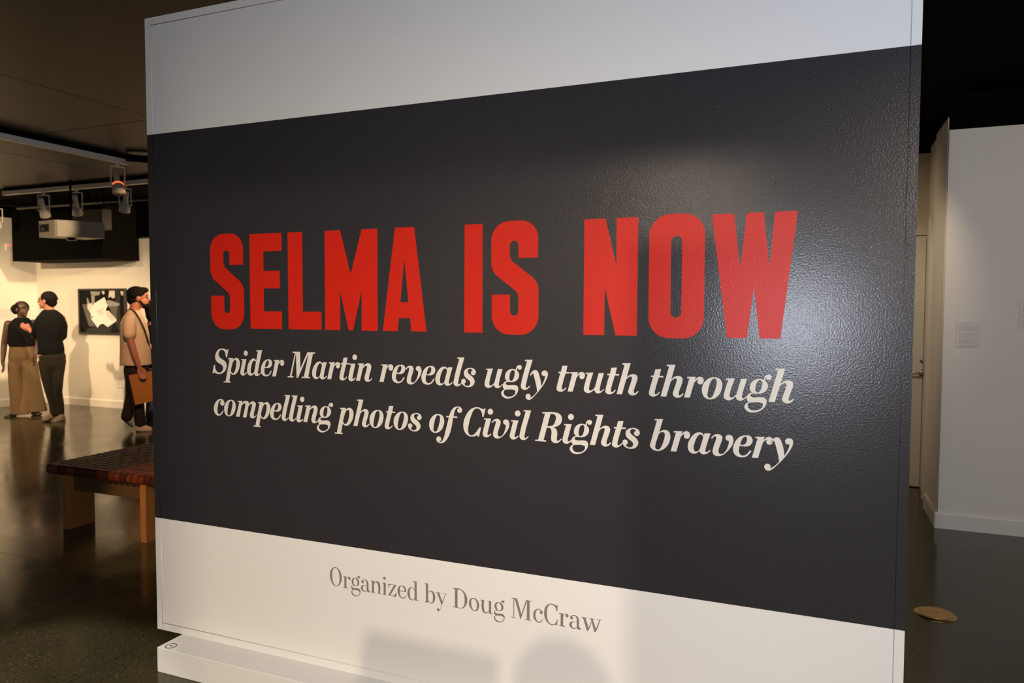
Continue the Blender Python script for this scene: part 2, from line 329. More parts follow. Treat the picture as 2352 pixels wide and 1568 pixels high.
# plinth
bm = bmesh.new(); box(bm, (-2.592, -0.136, 0.0), (0.12, 0.245, ZB), 0.003); pl_ = pchild('plinth', bm, M['panel_white'])
bc = onZ(393, 1483, ZB)
bm = bmesh.new()
for r0, r1, hh in ((0.0205, 0.0235, 0.0012), (0.004, 0.006, 0.0010)):
    rings = [[bm.verts.new((bc.x+r*math.cos(k*math.pi/16), bc.y+r*math.sin(k*math.pi/16), z)) for k in range(32)] for r, z in ((r0, ZB), (r0, ZB+hh), (r1, ZB+hh), (r1, ZB))]
    for i in range(3):
        for k in range(32): bm.faces.new((rings[i][k], rings[i][(k+1) % 32], rings[i+1][(k+1) % 32], rings[i+1][k]))
pchild('bolt_ring', bm, M['frame'])['label'] = 'small dark ring on top of the plinth'

# lettering: outlines in millimetres on the face of the board
def smooth_contour(c, n=5):
    N = len(c); out = []
    def d(i, j): return max(1e-6, math.hypot(c[j][0]-c[i][0], c[j][1]-c[i][1]))
    tan = []
    for i in range(N):
        a, b_ = (i-1) % N, (i+1) % N; d1, d2 = d(a, i), d(i, b_)
        tan.append((((c[i][0]-c[a][0])/d1*d2+(c[b_][0]-c[i][0])/d2*d1)/(d1+d2), ((c[i][1]-c[a][1])/d1*d2+(c[b_][1]-c[i][1])/d2*d1)/(d1+d2)))
    for i in range(N):
        j = (i+1) % N; L = d(i, j); ch = ((c[j][0]-c[i][0])/L, (c[j][1]-c[i][1])/L)
        if c[i][2] and c[j][2]: out.append((c[i][0], c[i][1])); continue
        t0 = ch if c[i][2] else tan[i]; t1 = ch if c[j][2] else tan[j]
        for k in range(n):
            s = k/n; h00 = 2*s**3-3*s*s+1; h10 = s**3-2*s*s+s; h01 = -2*s**3+3*s*s; h11 = s**3-s*s
            out.append(tuple(h00*c[i][q]+h10*L*t0[q]+h01*c[j][q]+h11*L*t1[q] for q in (0, 1)))
    return out
def fillet(P):
    out = []; N = len(P)
    for i in range(N):
        x, y, r = P[i]
        if r <= 0: out.append((x, y)); continue
        a = Vector((P[i-1][0]-x, P[i-1][1]-y)); b_ = Vector((P[(i+1) % N][0]-x, P[(i+1) % N][1]-y)); ang = a.angle(b_)
        t = min(r/math.tan(ang/2), a.length*0.499, b_.length*0.499); r = t*math.tan(ang/2)
        p0 = Vector((x, y))+a.normalized()*t; bis = (a.normalized()+b_.normalized()).normalized(); c = Vector((x, y))+bis*(r/math.sin(ang/2))
        p1 = Vector((x, y))+b_.normalized()*t; a0 = math.atan2(p0.y-c.y, p0.x-c.x); a1 = math.atan2(p1.y-c.y, p1.x-c.x)
        da = (a1-a0+math.pi) % (2*math.pi)-math.pi
        for k in range(11): out.append((c.x+r*math.cos(a0+da*k/10), c.y+r*math.sin(a0+da*k/10)))
    return out
def glyph_mesh(parts, scale, y=-0.0006):
    bm = bmesh.new()
    for cs in parts:
        cs = [[p for i, p in enumerate(c) if (abs(p[0]-c[i-1][0])+abs(p[1]-c[i-1][1])) > 1e-4] for c in cs]
        flat = [p for c in cs for p in c]
        vs = [bm.verts.new((p[0]*scale, y, p[1]*scale)) for p in flat]
        for t in tessellate_polygon([[Vector((p[0], p[1], 0)) for p in c] for c in cs]):
            try: bm.faces.new([vs[i] for i in t])
            except ValueError: pass
        o = 0
        for c in cs:
            bk = [bm.verts.new((p[0]*scale, 0.0, p[1]*scale)) for p in c]
            for i in range(len(c)):
                j = (i+1) % len(c); bm.faces.new((vs[o+i], vs[o+j], bk[j], bk[i]))
            o += len(c)
    for f in bm.faces:
        f.normal_update()
        if abs(f.normal.y) > 0.5 and f.normal.y > 0: f.normal_flip()
    me = bpy.data.meshes.new('letter'); bm.to_mesh(me); bm.free(); return me
def put_letter(me, x, z, label=None):
    o = bpy.data.objects.new('letter', me); COL.objects.link(o); o.parent = panel
    o.location = (x-(XL+XR)/2, -0.05, z)
    if label: o['label'] = label
def Sg(x, w_=180): return [fillet([(x+178, 1748, 0), (x+w_-1, 1879, 68), (x, 1879, 68), (x, 1702, 60), (x+105, 1625, 34), (x+105, 1545, 16), (x+73, 1545, 16), (x+73, 1619, 0), (x+2, 1619, 0), (x+2, 1477, 68), (x+w_, 1477, 68), (x+w_, 1663, 60), (x+72, 1744, 34), (x+72, 1809, 16), (x+105, 1809, 16), (x+105, 1748, 0)])]
T0, T1 = 1482, 1873
RED = [('S', Sg(-2389)), ('E', [[(-2176, T1), (-2011, T1), (-2011, 1800), (-2105, 1800), (-2105, 1720), (-2022, 1720), (-2022, 1648), (-2105, 1648), (-2105, 1554), (-2013, 1554), (-2013, T0), (-2176, T0)]]),
 ('L', [[(-1980, T1), (-1908, T1), (-1908, 1554), (-1818, 1554), (-1818, T0), (-1980, T0)]]),
 ('M', [[(-1799, T1), (-1726, T1), (-1678, 1701), (-1626, T1), (-1555, T1), (-1556, T0), (-1629, T0), (-1628, 1637), (-1669, T0), (-1689, T0), (-1728, 1637), (-1729, T0), (-1800, T0)]]),
 ('A', [[(-1477, T1), (-1394, T1), (-1343, T0), (-1408, T0), (-1413, 1532), (-1462, 1532), (-1467, T0), (-1533, T0)], [(-1437, 1755), (-1420, 1592), (-1455, 1592)]]),
 ('I', [[(-1184, T1), (-1112, T1), (-1113, T0), (-1186, T0)]]), ('S', Sg(-1078, 181)),
 ('N', [[(-732, T1), (-658, T1), (-620, 1716), (-620, T1), (-547, T1), (-548, T0-1), (-620, T0-1), (-659, 1642), (-660, T0-1), (-733, T0-1)]]),
 ('O', [fillet([(-510, 1878, 68), (-331, 1878, 68), (-331, 1475, 68), (-510, 1475, 68)]), fillet([(-438, 1807, 17.4), (-403, 1807, 17.4), (-403, 1543, 17.4), (-438, 1543, 17.4)])]),
 ('W', [[(-311, 1871), (-243, 1871), (-222, 1698), (-205, 1871), (-155, 1871), (-135, 1700), (-122, 1871), (-56, 1871), (-99, 1480), (-160, 1480), (-180, 1639), (-198, 1480), (-259, 1480)]])]
for ch, cs in RED:
    x0 = min(p[0] for p in cs[0]); me = glyph_mesh([[[(p[0]-x0, p[1]-T0) for p in c] for c in cs]], 0.001)
    me.materials.append(M['letter_red']); put_letter(me, x0/1000, T0/1000, 'tall red capital letter ' + ch)
IT={'t': '201,880! 390,893! 341,673! 472,674! 462,623! 322,624! 209,224 188,113 202,63 233,54 271,78 331,141! 359,118! 288,40 212,-8 123,-24 57,-5 6,43 0,104 10,160 132,625! 55,622! 71,674! 154,675!', 'h': '194,1050! 470,1059! 339,572! 406,635 491,682 577,694 664,667 708,592 698,505 636,306 590,151 586,91 613,56 656,78 719,137! 746,117! 683,35 608,-10 522,-22 452,7 402,65 398,125 417,197 510,508 520,568 498,604 449,602 385,563 321,495! 184,0! 0,-2! 266,1002! 182,1001!', 'r': '100,676! 368,687! 335,572! 395,645 468,691 531,693 589,663 619,600 607,524 571,468 514,449 456,465 423,516 428,565 457,612! 396,580 318,495! 184,3! 0,2! 164,627! 87,632!', 'o': '396,698 520,673 604,591 635,464 619,325 559,172 447,49 313,-12 188,-13 82,52 18,157 0,286 24,427 106,560 230,662|376,657 428,643 460,575 456,457 422,316 373,163 322,64 266,27 213,37 181,89 185,197 214,349 253,501 314,617', 'u': '65,675! 330,691! 191,199 182,124 208,75 259,75 319,110 394,193! 523,678! 706,686! 567,175 558,111 579,70 614,72 688,144! 719,130! 644,52 575,6 504,-13 443,-1 397,39 375,113! 300,45 219,-2 138,-19 61,6 8,62 0,126 16,212 135,636! 56,632!', 'g': '434,703 528,693 617,644 678,558 685,464 652,369 575,292 476,245 358,231 258,245 187,295 145,377 149,462 182,558 261,645 349,691|469,662 509,635 518,562 503,446 465,339 421,285 372,272 326,301 315,385 328,491 361,597 410,651;563,668! 581,763 614,816 673,845 732,849 781,813 790,761 764,708 715,685 666,693 636,734 627,754! 611,712 609,649!;247,266! 168,252 98,196 60,120 61,46 92,-16 123,-41! 53,-81 4,-148 0,-222 47,-293 138,-352 258,-366 397,-331 525,-256 612,-156 654,-28 648,55 598,115 518,130 210,129 174,147 169,183 193,216 258,227!|158,-49! 502,-49 542,-68 547,-118 514,-204 426,-267 307,-298 187,-285 116,-226 94,-153 113,-89', 'b': '156,1031! 427,1048! 304,597! 375,657 473,688 572,676 644,609 672,506 663,373 611,225 525,108 405,16 284,-25 174,-19 85,19 29,81 0,141! 226,990! 140,988!|398,612 453,610 488,565 487,471 461,336 414,199 349,72 306,30 251,18 201,44 175,104 183,160 289,535! 332,582', 'a': '349,690 423,682 476,648 503,595! 523,664! 712,677! 567,166 556,100 580,61 621,73 694,138! 723,115! 653,43 581,-1 507,-20 433,-2 390,44 377,81! 316,27 243,-12 168,-18 83,14 23,86 0,188 14,320 76,467 170,594 265,666|403,623 456,598 488,540! 378,130! 316,70 258,52 210,73 185,147 201,280 247,436 309,560 355,609', 'v': '0,534! 60,610 133,659 217,673 301,648 349,590 343,495 296,348 248,211 236,122 260,51 326,34 398,72 470,160 523,286 553,409 552,481! 493,494 457,536 454,602 487,648 552,671 629,657 677,594 693,495 666,372 589,235 482,106 362,3 242,-41 146,-29 73,27 55,109 73,222 145,460 163,539 151,583 121,598 85,573 27,508!', 'e': '388,694 488,691 560,637 589,555 573,469 514,390 424,346 313,338 201,345! 183,259 179,173 206,90 267,47 338,52 418,96 472,164 522,232! 559,208! 498,113 419,32 319,-11 208,-12 95,27 27,107 0,212 13,342 67,474 157,598 267,670|378,651 414,627 422,564 402,477 352,410 282,381 213,387! 249,509 298,608 348,646', 'y': '155,521! 218,618 293,680 368,700 437,668 481,593 532,442 570,267 585,133! 669,295 712,414 724,508! 656,506 600,556 599,621 642,675 723,696 797,663 829,594 811,476 744,322 620,128 471,-67 334,-215 221,-327 121,-374 45,-348 0,-279 6,-207 57,-163 132,-160 183,-210 177,-300! 309,-198 434,-62! 408,107 357,317 306,492 274,587! 243,560 184,487!', 'R': '283,1024! 760,1035 882,1009 968,933 1000,818 970,687 885,588 787,541 676,516! 750,486 812,408 829,304 814,127 821,63 851,41 894,62 961,131! 996,110! 925,29 852,-23 766,-44 679,-24 617,36 605,112 618,348 603,429 553,479 442,477! 322,35! 425,28! 413,-18! 0,-15! 12,28! 119,32! 371,977! 267,976!|575,977! 674,978 748,943 779,874 767,768 725,660 676,587 602,553 460,540!', 'i': '61,656! 334,666! 201,159 186,93 207,54 244,63 316,120! 346,99! 280,30 208,-16 135,-35 62,-15 13,40 0,109 18,192 131,614! 52,615!;304,1026 370,1001 411,934 389,851 323,804 251,820 199,886 219,975', 's': '342,681 443,677 523,643 580,568 583,501 547,443 491,416 429,434 391,488 405,556 465,596! 421,630 365,644 297,628 261,569 270,502 322,449 424,378 504,294 539,195 517,104 451,25 349,-20 224,-26 122,6 41,68 0,155 5,212 50,261 107,270 165,235 182,180 160,122 109,84! 167,32 258,16 326,44 365,103 358,170 301,234 198,305 129,379 103,468 127,571 206,644', 'C': '519,1044 617,1044 715,1014 813,980! 868,1022! 898,1018! 816,707! 770,704! 752,837 703,935 629,992 543,999 457,966 383,872 309,699 247,503 203,309 191,161 216,61 284,4 358,3 445,49 531,139 605,245 667,317! 718,306! 636,-22! 587,-26! 562,23! 470,-23 358,-45 234,-34 122,32 35,150 0,318 23,523 98,708 210,873 358,994', 'l': '164,1049! 442,1057! 199,172 187,100 212,54 257,68 326,136! 354,114! 295,46 219,-5 143,-23 54,5 5,69 0,128 15,212 238,1006! 149,1006!', 'M': '272,1053! 638,1054! 645,373! 1001,1047! 1380,1046! 1359,991! 1270,992! 1027,47! 1117,48! 1097,-6! 698,-5! 711,45! 816,49! 1060,993! 522,-4! 451,-7! 435,1012! 196,50! 294,45! 283,-5! 0,-6! 11,47! 118,47! 384,1001! 265,998!', 'n': '95,671! 367,690! 329,565! 413,647 526,698 637,686 707,593 691,466 596,146 595,66 632,52 726,135! 753,117! 669,22 548,-18 445,4 396,90 410,186 505,491 515,563 478,601 413,575 319,485! 183,-2! 0,-3! 170,631! 85,631!', 'S': '568,1074 696,1063 823,1017! 887,1054! 905,1047! 825,712! 765,710! 737,866 676,977 567,1024 456,1000 381,913 364,798 422,693 558,619 685,552 774,455 790,328 732,170 601,51 416,-16 250,-12 94,39! 46,-6! 0,7! 92,361! 147,363! 172,207 252,81 362,42 492,75 586,179 597,279 544,362 407,429 261,510 190,608 170,736 224,894 347,1026', 'p': '278,680! 546,692! 530,617! 640,683 748,704 855,634 903,508 885,339 810,167 699,36 553,-23 446,12 392,60! 312,-312! 393,-316! 374,-366! 0,-364! 19,-317! 111,-321! 349,632! 268,633!|657,620 710,559 711,446 677,275 611,118 519,41 456,69 412,139 422,210 500,467! 566,568', 'd': '520,1057! 804,1064! 574,180 555,96 581,58 633,71 705,143! 725,109! 650,37 518,-20 422,0 374,82! 281,9 175,-19 69,15 0,117 2,243 51,441 169,613 294,700 417,697 486,608! 589,1007! 501,1005!|389,626 450,607 476,552! 372,138! 300,79 238,70 186,124 194,250 245,447 309,575', 'c': '378,701 525,662 591,551 550,445 446,423 364,481 375,574 445,647! 377,643 286,569 222,369 197,182 230,68 304,38 395,101 516,228! 536,202! 438,57 318,-19 183,-15 51,81 0,218 28,405 152,597 273,677', 'm': '101,672! 361,685! 331,581! 433,666 577,697 677,657 704,574! 835,676 977,688 1067,609 1044,461 953,162 952,83 994,52 1081,129! 1097,103! 993,6 879,-23 779,5 744,82 769,197 859,474 861,576 804,584 674,475! 555,-9! 368,-4! 511,500 518,573 475,589 300,477! 195,-1! 0,3! 196,631! 85,632!', 'f': '906,1031 1020,996 1073,917 1043,823 963,791 883,834 879,916 963,983! 883,989 792,901 746,774 718,649! 883,650! 874,600! 699,598! 630,229 560,-4 444,-220 304,-355 164,-391 47,-353 0,-263 24,-177 106,-140 188,-186 192,-280 105,-332! 187,-339 257,-275 328,-124 386,88 526,600! 411,601! 422,648! 538,650! 596,807 700,947 815,1016'}
RG={'O': '255,775 402,738 508,612 565,421 543,235 454,80 315,-4 178,31 61,164 0,372 26,593 127,732|255,742 353,722 420,616 454,454 451,238 405,90 316,26 218,53 140,175 107,354 115,555 166,704', 'r': '0,461! 155,479! 155,395! 205,449 284,482 347,442 347,397 300,354 250,380 249,449! 205,427 156,357! 153,43! 227,17! 216,-3! 3,2! 11,23! 58,31! 60,436! 3,442!', 'g': '178,484 270,470 355,404 379,322 348,216 256,160 147,157 70,199 23,279 31,381 85,455|162,453 240,429 286,350 294,265 256,186 186,175 132,224 108,307 116,395;270,470! 293,539 347,576 409,557 421,516 378,483 332,502 324,536! 301,497 301,461!;101,175! 31,142 0,72 16,16 62,-20! 16,-71 5,-145 55,-224 148,-266 256,-255 364,-201 426,-89 426,-3 379,55 302,71 85,64 39,93 47,130 132,154!|86,-27! 349,-30 387,-60 380,-140 318,-201 225,-227 117,-199 55,-137 55,-64', 'a': '154,481 263,469 333,405 357,318 359,106 390,43 436,58! 440,41! 398,-1 344,-15 289,10 274,53! 219,6 142,-16 48,22 0,105 23,193 109,245 264,257! 267,363 224,440 154,451 76,426! 131,386 131,340 85,313 33,347 32,408 84,457|171,241 268,242! 273,83! 204,26 133,29 94,91 101,176', 'n': '4,477! 145,481! 150,414! 210,471 304,493 397,450 430,358 422,40! 496,19! 487,5! 278,13! 287,31! 342,33! 344,296 313,405 238,443 144,364! 141,30! 216,17! 207,2! 0,13! 4,30! 53,32! 56,449! 0,460!', 'i': '0,470! 158,485! 154,24! 204,12! 197,-2! 6,4! 15,22! 58,25! 61,443! 4,454!;94,723 150,694 159,647 112,604 57,624 39,670', 'z': '18,470! 385,469! 102,31! 203,26 313,88 359,184! 383,179! 371,4! 0,7! 278,449! 150,450 67,405 30,310! 13,316!', 'e': '192,489 301,473 373,388 395,260! 100,258! 109,139 172,37 244,24 326,61 386,147! 404,137! 335,22 244,-13 135,7 36,112 0,267 37,401 101,459|192,460 264,427 304,361 305,290! 100,282! 101,363 137,432', 'd': '227,737! 397,746! 399,40! 465,19! 456,-2! 304,-2! 305,57! 242,-6 170,-20 62,27 0,145 1,304 64,442 163,485 253,462 306,407! 308,701! 231,718!|163,460 253,430 306,375! 305,97! 242,23 170,12 108,98 96,239 109,385', 'b': '0,734! 160,746! 162,413! 226,463 310,488 409,428 467,302 459,166 392,35 291,-18 208,21 161,59! 149,-4! 9,1! 14,20! 65,21! 67,710! 5,716!|259,453 334,409 367,287 367,151 325,24 258,21 161,96! 162,375!', 'y': '0,463! 224,463! 215,444! 146,441! 281,141! 397,435! 323,446! 328,462! 479,458! 471,442! 422,443! 231,-76 173,-206 123,-262 56,-240 45,-189 90,-147 139,-166 168,-199! 214,-94 239,7! 50,441! 3,444!', 'D': '0,733! 292,738 437,679 542,562 601,395 582,230 501,84 372,4 227,-4 7,2! 12,23! 84,29! 85,706! 3,713!|192,700! 324,698 421,617 477,493 485,318 461,137 372,34 275,11 191,27!', 'o': '176,480 295,459 382,364 418,252 390,101 295,-2 184,-6 80,66 0,200 8,334 72,439|176,451 263,418 311,323 323,179 295,57 239,15 168,43 112,144 96,274 112,409', 'u': '0,462! 150,467! 150,139 174,55 221,19 284,44 343,97! 343,446! 283,451! 288,470! 432,472! 432,32! 484,19! 474,-2! 343,-5! 343,61! 268,-2 189,-18 95,27 55,123 55,430! 3,439!', 'M': '0,734! 228,736! 395,186! 574,734! 799,727! 792,708! 711,706! 713,21! 790,18! 782,-2! 528,2! 533,25! 605,26! 609,689! 371,2! 351,-1! 137,701! 112,705! 114,14! 197,12! 192,-4! 2,3! 5,24! 85,22! 83,703! 3,713!', 'c': '186,486 291,472 356,405 356,351 308,315 251,341 256,396 295,426! 243,456 186,459 129,407 94,277 101,154 147,53 228,20 293,54 349,146! 370,137! 309,18 221,-16 115,16 25,110 0,230 32,375 113,458', 'C': '238,752 350,750 446,708! 480,740! 501,739! 498,513! 471,516! 414,645 334,709 239,721 167,666 119,536 109,364 129,182 210,42 314,13 402,51 457,130 480,226! 499,222! 497,-1! 434,26! 306,-19 178,6 65,125 0,315 15,519 95,670', 'w': '0,465! 211,466! 208,447! 154,441! 260,119! 359,378! 334,452! 277,451! 282,470! 476,465! 471,448! 410,443! 529,121! 643,438! 557,449! 563,469! 723,466! 719,447! 674,443! 525,37 495,-3 464,12! 370,349! 254,28 227,-4 196,18! 57,440! 5,446!'}
LN=['S,-23879,12870 p,-23269,12868 i,-22347,12867 d,-21983,12866 e,-21257,12864 r,-20670,12863 M,-19883,12862 a,-18662,12859 r,-17929,12858 t,-17345,12857 i,-16927,12856 n,-16573,12855 r,-15499,12853 e,-14940,12852 v,-14342,12851 e,-13651,12849 a,-13056,12848 l,-12300,12847 s,-11980,12846 u,-11040,12844 g,-10382,12843 l,-9627,12841 y,-9439,12841 t,-8283,12839 r,-7881,12838 u,-7299,12837 t,-6537,12835 h,-6148,12834 t,-5051,12832 h,-4663,12831 r,-3905,12830 o,-3341,12829 u,-2658,12827 g,-2014,12826 h,-1301,12825', 'c,-23834,11081 o,-23264,11080 m,-22618,11078 p,-21697,11076 e,-20804,11074 l,-20210,11072 l,-19841,11072 i,-19470,11071 n,-19118,11070 g,-18453,11068 p,-17605,11066 h,-16709,11064 o,-15962,11062 t,-15273,11060 o,-14874,11059 s,-14238,11058 o,-13327,11056 f,-13022,11055 C,-11899,11052 i,-11115,11050 v,-10757,11049 i,-10049,11048 l,-9673,11047 R,-9081,11045 i,-8059,11043 g,-7789,11042 h,-7070,11040 t,-6292,11039 s,-5930,11038 b,-5002,11035 r,-4312,11034 a,-3759,11032 v,-3027,11031 e,-2341,11029 r,-1765,11028 y,-1387,11027', 'O,-17887,4512 r,-17256,4512 g,-16872,4512 a,-16417,4512 n,-15955,4512 i,-15427,4512 z,-15169,4512 e,-14738,4512 d,-14288,4512 b,-13557,4512 y,-13063,4512 D,-12339,4512 o,-11672,4512 u,-11203,4512 g,-10658,4512 M,-9972,4512 c,-9123,4512 C,-8706,4512 r,-8147,4512 a,-7764,4512 w,-7326,4512']
def parse_glyph(s):
    return [[smooth_contour([(float(t.rstrip('!').split(',')[0]), float(t.rstrip('!').split(',')[1]), t.endswith('!')) for t in c.split()]) for c in a.split('|')] for a in s.split(';')]
def font(lib, m):
    out = {}
    for k, s in lib.items(): me = glyph_mesh(parse_glyph(s), 0.0001, -0.0004); me.materials.append(m); out[k] = me
    return out
FI = font(IT, M['letter_cream']); FR = font(RG, M['letter_grey'])
for li, F_, lab in ((0, FI, 'cream italic letter '), (1, FI, 'cream italic letter '), (2, FR, 'grey upright serif letter ')):
    for t in LN[li].split():
        g, x, z = t.split(','); put_letter(F_[g], int(x)/10000, int(z)/10000, lab + g)
# ------------------------------------------------------------------ woven bench
BX0, BX1, BY0, BY1, BT, BB = -5.035, -3.915, 1.102, 2.20, 0.446, 0.386
bench = tag(empty('woven_bench', ((BX0+BX1)/2, (BY0+BY1)/2, 0)), 'low bench with dark woven leather top and wooden slab legs beside the title wall', 'bench')
def bchild(name, bm, m, smooth=False):
    o = obj(name, bm, m, bench, smooth); o.matrix_parent_inverse = Matrix.Translation((-(BX0+BX1)/2, -(BY0+BY1)/2, 0)); return o
bm = bmesh.new(); box(bm, (BX0+0.012, BY0+0.012, BB+0.006), (BX1-0.012, BY1-0.012, BT-0.012), 0.008); bchild('seat_frame', bm, M['wood_dark'])
NX, NY = 20, 20; px_, py_ = (BX1-BX0)/NX, (BY1-BY0)/NY
def ribbon_mesh(L, n, pitch, phase, wdt, name, m):
    bm = bmesh.new(); pts = [(0.010, BB-0.002-BT), (0.0, BB+0.010-BT), (-0.002, -0.03), (0.002, -0.010)]
    for k in range(n):
        s = 1 if (k+phase) % 2 == 0 else -1
        for q in (0.2, 0.5, 0.8): pts.append(((k+q)*pitch, s*0.0045*(1 if q == 0.5 else 0.7)-0.003))
    pts += [(L-0.002, -0.010), (L+0.002, -0.03), (L, BB+0.010-BT), (L-0.010, BB-0.002-BT)]
    th = 0.0022; rows = []
    for i, (s, z) in enumerate(pts):
        a, b_ = pts[max(0, i-1)], pts[min(len(pts)-1, i+1)]; dx, dz = b_[0]-a[0], b_[1]-a[1]; l = math.hypot(dx, dz); nx, nz = -dz/l, dx/l
        rows.append([bm.verts.new((s+nx*t, y, z+nz*t)) for t, y in ((th, -wdt/2+0.002), (th*1.35, 0), (th, wdt/2-0.002), (-th, wdt/2), (-th, -wdt/2))])
    for i in range(len(rows)-1):
        for k in range(5): bm.faces.new((rows[i][k], rows[i][(k+1) % 5], rows[i+1][(k+1) % 5], rows[i+1][k]))
    bm.faces.new(rows[0]); bm.faces.new(rows[-1][::-1]); bmesh.ops.recalc_face_normals(bm, faces=bm.faces)
    me = bpy.data.meshes.new(name); bm.to_mesh(me); bm.free(); me.materials.append(m); return me
RM = [[ribbon_mesh(BX1-BX0, NX, px_, p, py_*0.86, 'strip', m) for m in (M['leather'], M['leather2'])] for p in (0, 1)]
RN = [[ribbon_mesh(BY1-BY0, NY, py_, 1-p, px_*0.86, 'strip', m) for m in (M['leather'], M['leather2'])] for p in (0, 1)]
def bstrip(me, loc, rz):
    o = bpy.data.objects.new('leather_strip', me); COL.objects.link(o); o.parent = bench
    o.location = (loc[0]-(BX0+BX1)/2, loc[1]-(BY0+BY1)/2, loc[2]); o.rotation_euler = (0, 0, rz)
for j in range(NY): bstrip(RM[j % 2][1 if random.random() < 0.3 else 0], (BX0, BY0+(j+0.5)*py_, BT), 0)
for i in range(NX): bstrip(RN[i % 2][1 if random.random() < 0.5 else 0], (BX0+(i+0.5)*px_, BY0, BT), R(90))
l1 = onZ(140, 1216); lr = onZ(312, 1249)
LY = 1.10; zl = BB
for x in (l1.x, lr.x):
    for (ya, yb_) in ((LY+0.0, LY+0.21), (LY+0.86, LY+1.07)):
        bm = bmesh.new(); box(bm, (x, ya, 0), (x+0.052, yb_, zl-0.001), 0.002); bchild('leg', bm, M['wood_light'])
for ya in (LY+0.05, LY+1.0):
    bm = bmesh.new(); box(bm, (l1.x+0.053, ya, zl-0.115), (lr.x-0.001, ya+0.03, zl-0.001), 0.002); bchild('rail', bm, M['wood_dark'])
bm = bmesh.new(); box(bm, (l1.x+0.012, LY+0.211, zl-0.115), (l1.x+0.042, LY+0.859, zl-0.001), 0.002); bchild('rail', bm, M['wood_dark'])
bm = bmesh.new(); box(bm, (lr.x+0.012, LY+0.211, zl-0.115), (lr.x+0.042, LY+0.859, zl-0.001), 0.002); bchild('rail', bm, M['wood_dark'])

# ------------------------------------------------------------------ brass floor box cover
dc = onZ(2148, 1411)
disc = tag(empty('floor_socket_cover', (dc.x, dc.y, 0)), 'round brass floor socket cover on the concrete right of the title wall', 'cover')
bm = bmesh.new(); prof = [(0.0, 0.011), (0.070, 0.011), (0.078, 0.0105), (0.088, 0.0085), (0.098, 0.002), (0.099, 0.0)]
def lathe(bm, prof, seg=48):
    rings = [[bm.verts.new((r*math.cos(2*math.pi*k/seg), r*math.sin(2*math.pi*k/seg), z)) for k in range(seg)] for r, z in prof if r > 0]
    for i in range(len(rings)-1):
        for k in range(seg): bm.faces.new((rings[i][k], rings[i][(k+1) % seg], rings[i+1][(k+1) % seg], rings[i+1][k]))
    bm.faces.new(rings[0]); bm.faces.new(rings[-1][::-1])
lathe(bm, [(0.078, 0.0095), (0.088, 0.0085), (0.098, 0.002), (0.099, 0.0003)]); obj('rim', bm, M['brass_dark'], disc, True)
bm = bmesh.new(); lathe(bm, [(0.076, 0.0115), (0.0775, 0.0108), (0.0775, 0.009)]); obj('lid', bm, M['brass'], disc)
bm = bmesh.new(); box(bm, (-0.012, -0.002, 0.0115), (0.012, 0.002, 0.0122)); obj('coin_slot', bm, M['frame'], disc)

# ------------------------------------------------------------------ framed photograph on the back wall
a0, a1, a2, a3 = onY(184, 661, YB), onY(293, 664, YB), onY(293, 768, YB), onY(189, 767, YB)
ax0, ax1 = a0.x-0.005, a2.x+0.01; az0, az1 = (a2.z+a3.z)/2, (a0.z+a1.z)/2
art = tag(empty('framed_photograph', ((ax0+ax1)/2, YB, az0)), 'black framed monochrome photograph of bright crumpled paper hung on the back wall', 'picture')
def achild(name, bm, m): o = obj(name, bm, m, art); o.matrix_parent_inverse = Matrix.Translation((-(ax0+ax1)/2, -YB, -az0)); return o
fw = 0.028
bm = bmesh.new()
for a, b_ in (((ax0, az0), (ax1, az0+fw)), ((ax0, az1-fw), (ax1, az1)), ((ax0, az0+fw), (ax0+fw, az1-fw)), ((ax1-fw, az0+fw), (ax1, az1-fw))):
    box(bm, (a[0], YB-0.04, a[1]), (b_[0], YB-0.001, b_[1]), 0.002)
achild('frame', bm, M['frame'])
bm = bmesh.new()
def uv(u, v): return (ax0+(ax1-ax0)*(u-45)/(1110-45), az1-(az1-az0)*(v-225)/(1215-225))
def shape(pts, mi, d):
    bm.faces.new([bm.verts.new((uv(*p)[0], YB-0.02-d, uv(*p)[1])) for p in pts[::-1]]).material_index = mi
shape([(60, 240), (1100, 240), (1100, 1205), (60, 1205)], 0, 0)
shape([(115, 570), (230, 560), (330, 900), (400, 1040), (260, 1045)], 2, .0002)
shape([(225, 430), (250, 430), (330, 640), (240, 680)], 3, .0003)
shape([(310, 280), (540, 290), (520, 360), (420, 380), (330, 360)], 3, .0003); shape([(330, 370), (410, 380), (400, 560), (340, 590)], 3, .0004)
shape([(570, 275), (635, 280), (630, 345), (590, 350)], 4, .0003)
shape([(740, 270), (865, 270), (860, 420), (820, 440), (770, 400), (720, 430)], 4, .0003); shape([(985, 285), (1050, 285), (1050, 370), (1010, 380)], 4, .0003)
shape([(870, 270), (975, 270), (975, 1180), (870, 1000)], 1, .0002)
shape([(680, 480), (760, 480), (970, 550), (940, 600), (700, 610)], 3, .0004); shape([(690, 600), (920, 600), (880, 880), (650, 690)], 2, .0003)
shape([(420, 1020), (820, 980), (740, 1170), (200, 1170), (180, 1130)], 1, .0003)
shape([(395, 545), (630, 410), (700, 590), (650, 700), (720, 700), (895, 890), (885, 925), (690, 1055), (590, 985), (520, 1000), (460, 1075), (320, 890), (300, 700)], 5, .0006)
shape([(240, 560), (330, 540), (400, 640), (300, 760), (235, 650)], 4, .0005); shape([(640, 700), (720, 700), (890, 885), (800, 940), (700, 860)], 4, .0008)
shape([(300, 820), (380, 825), (330, 870)], 3, .0008); shape([(430, 700), (620, 640), (560, 820)], 4, .0008)
bmesh.ops.triangulate(bm, faces=bm.faces)
achild('photo_print', bm, [M['p0'], M['p1'], M['p2'], M['p3'], M['p4'], M['p5']])

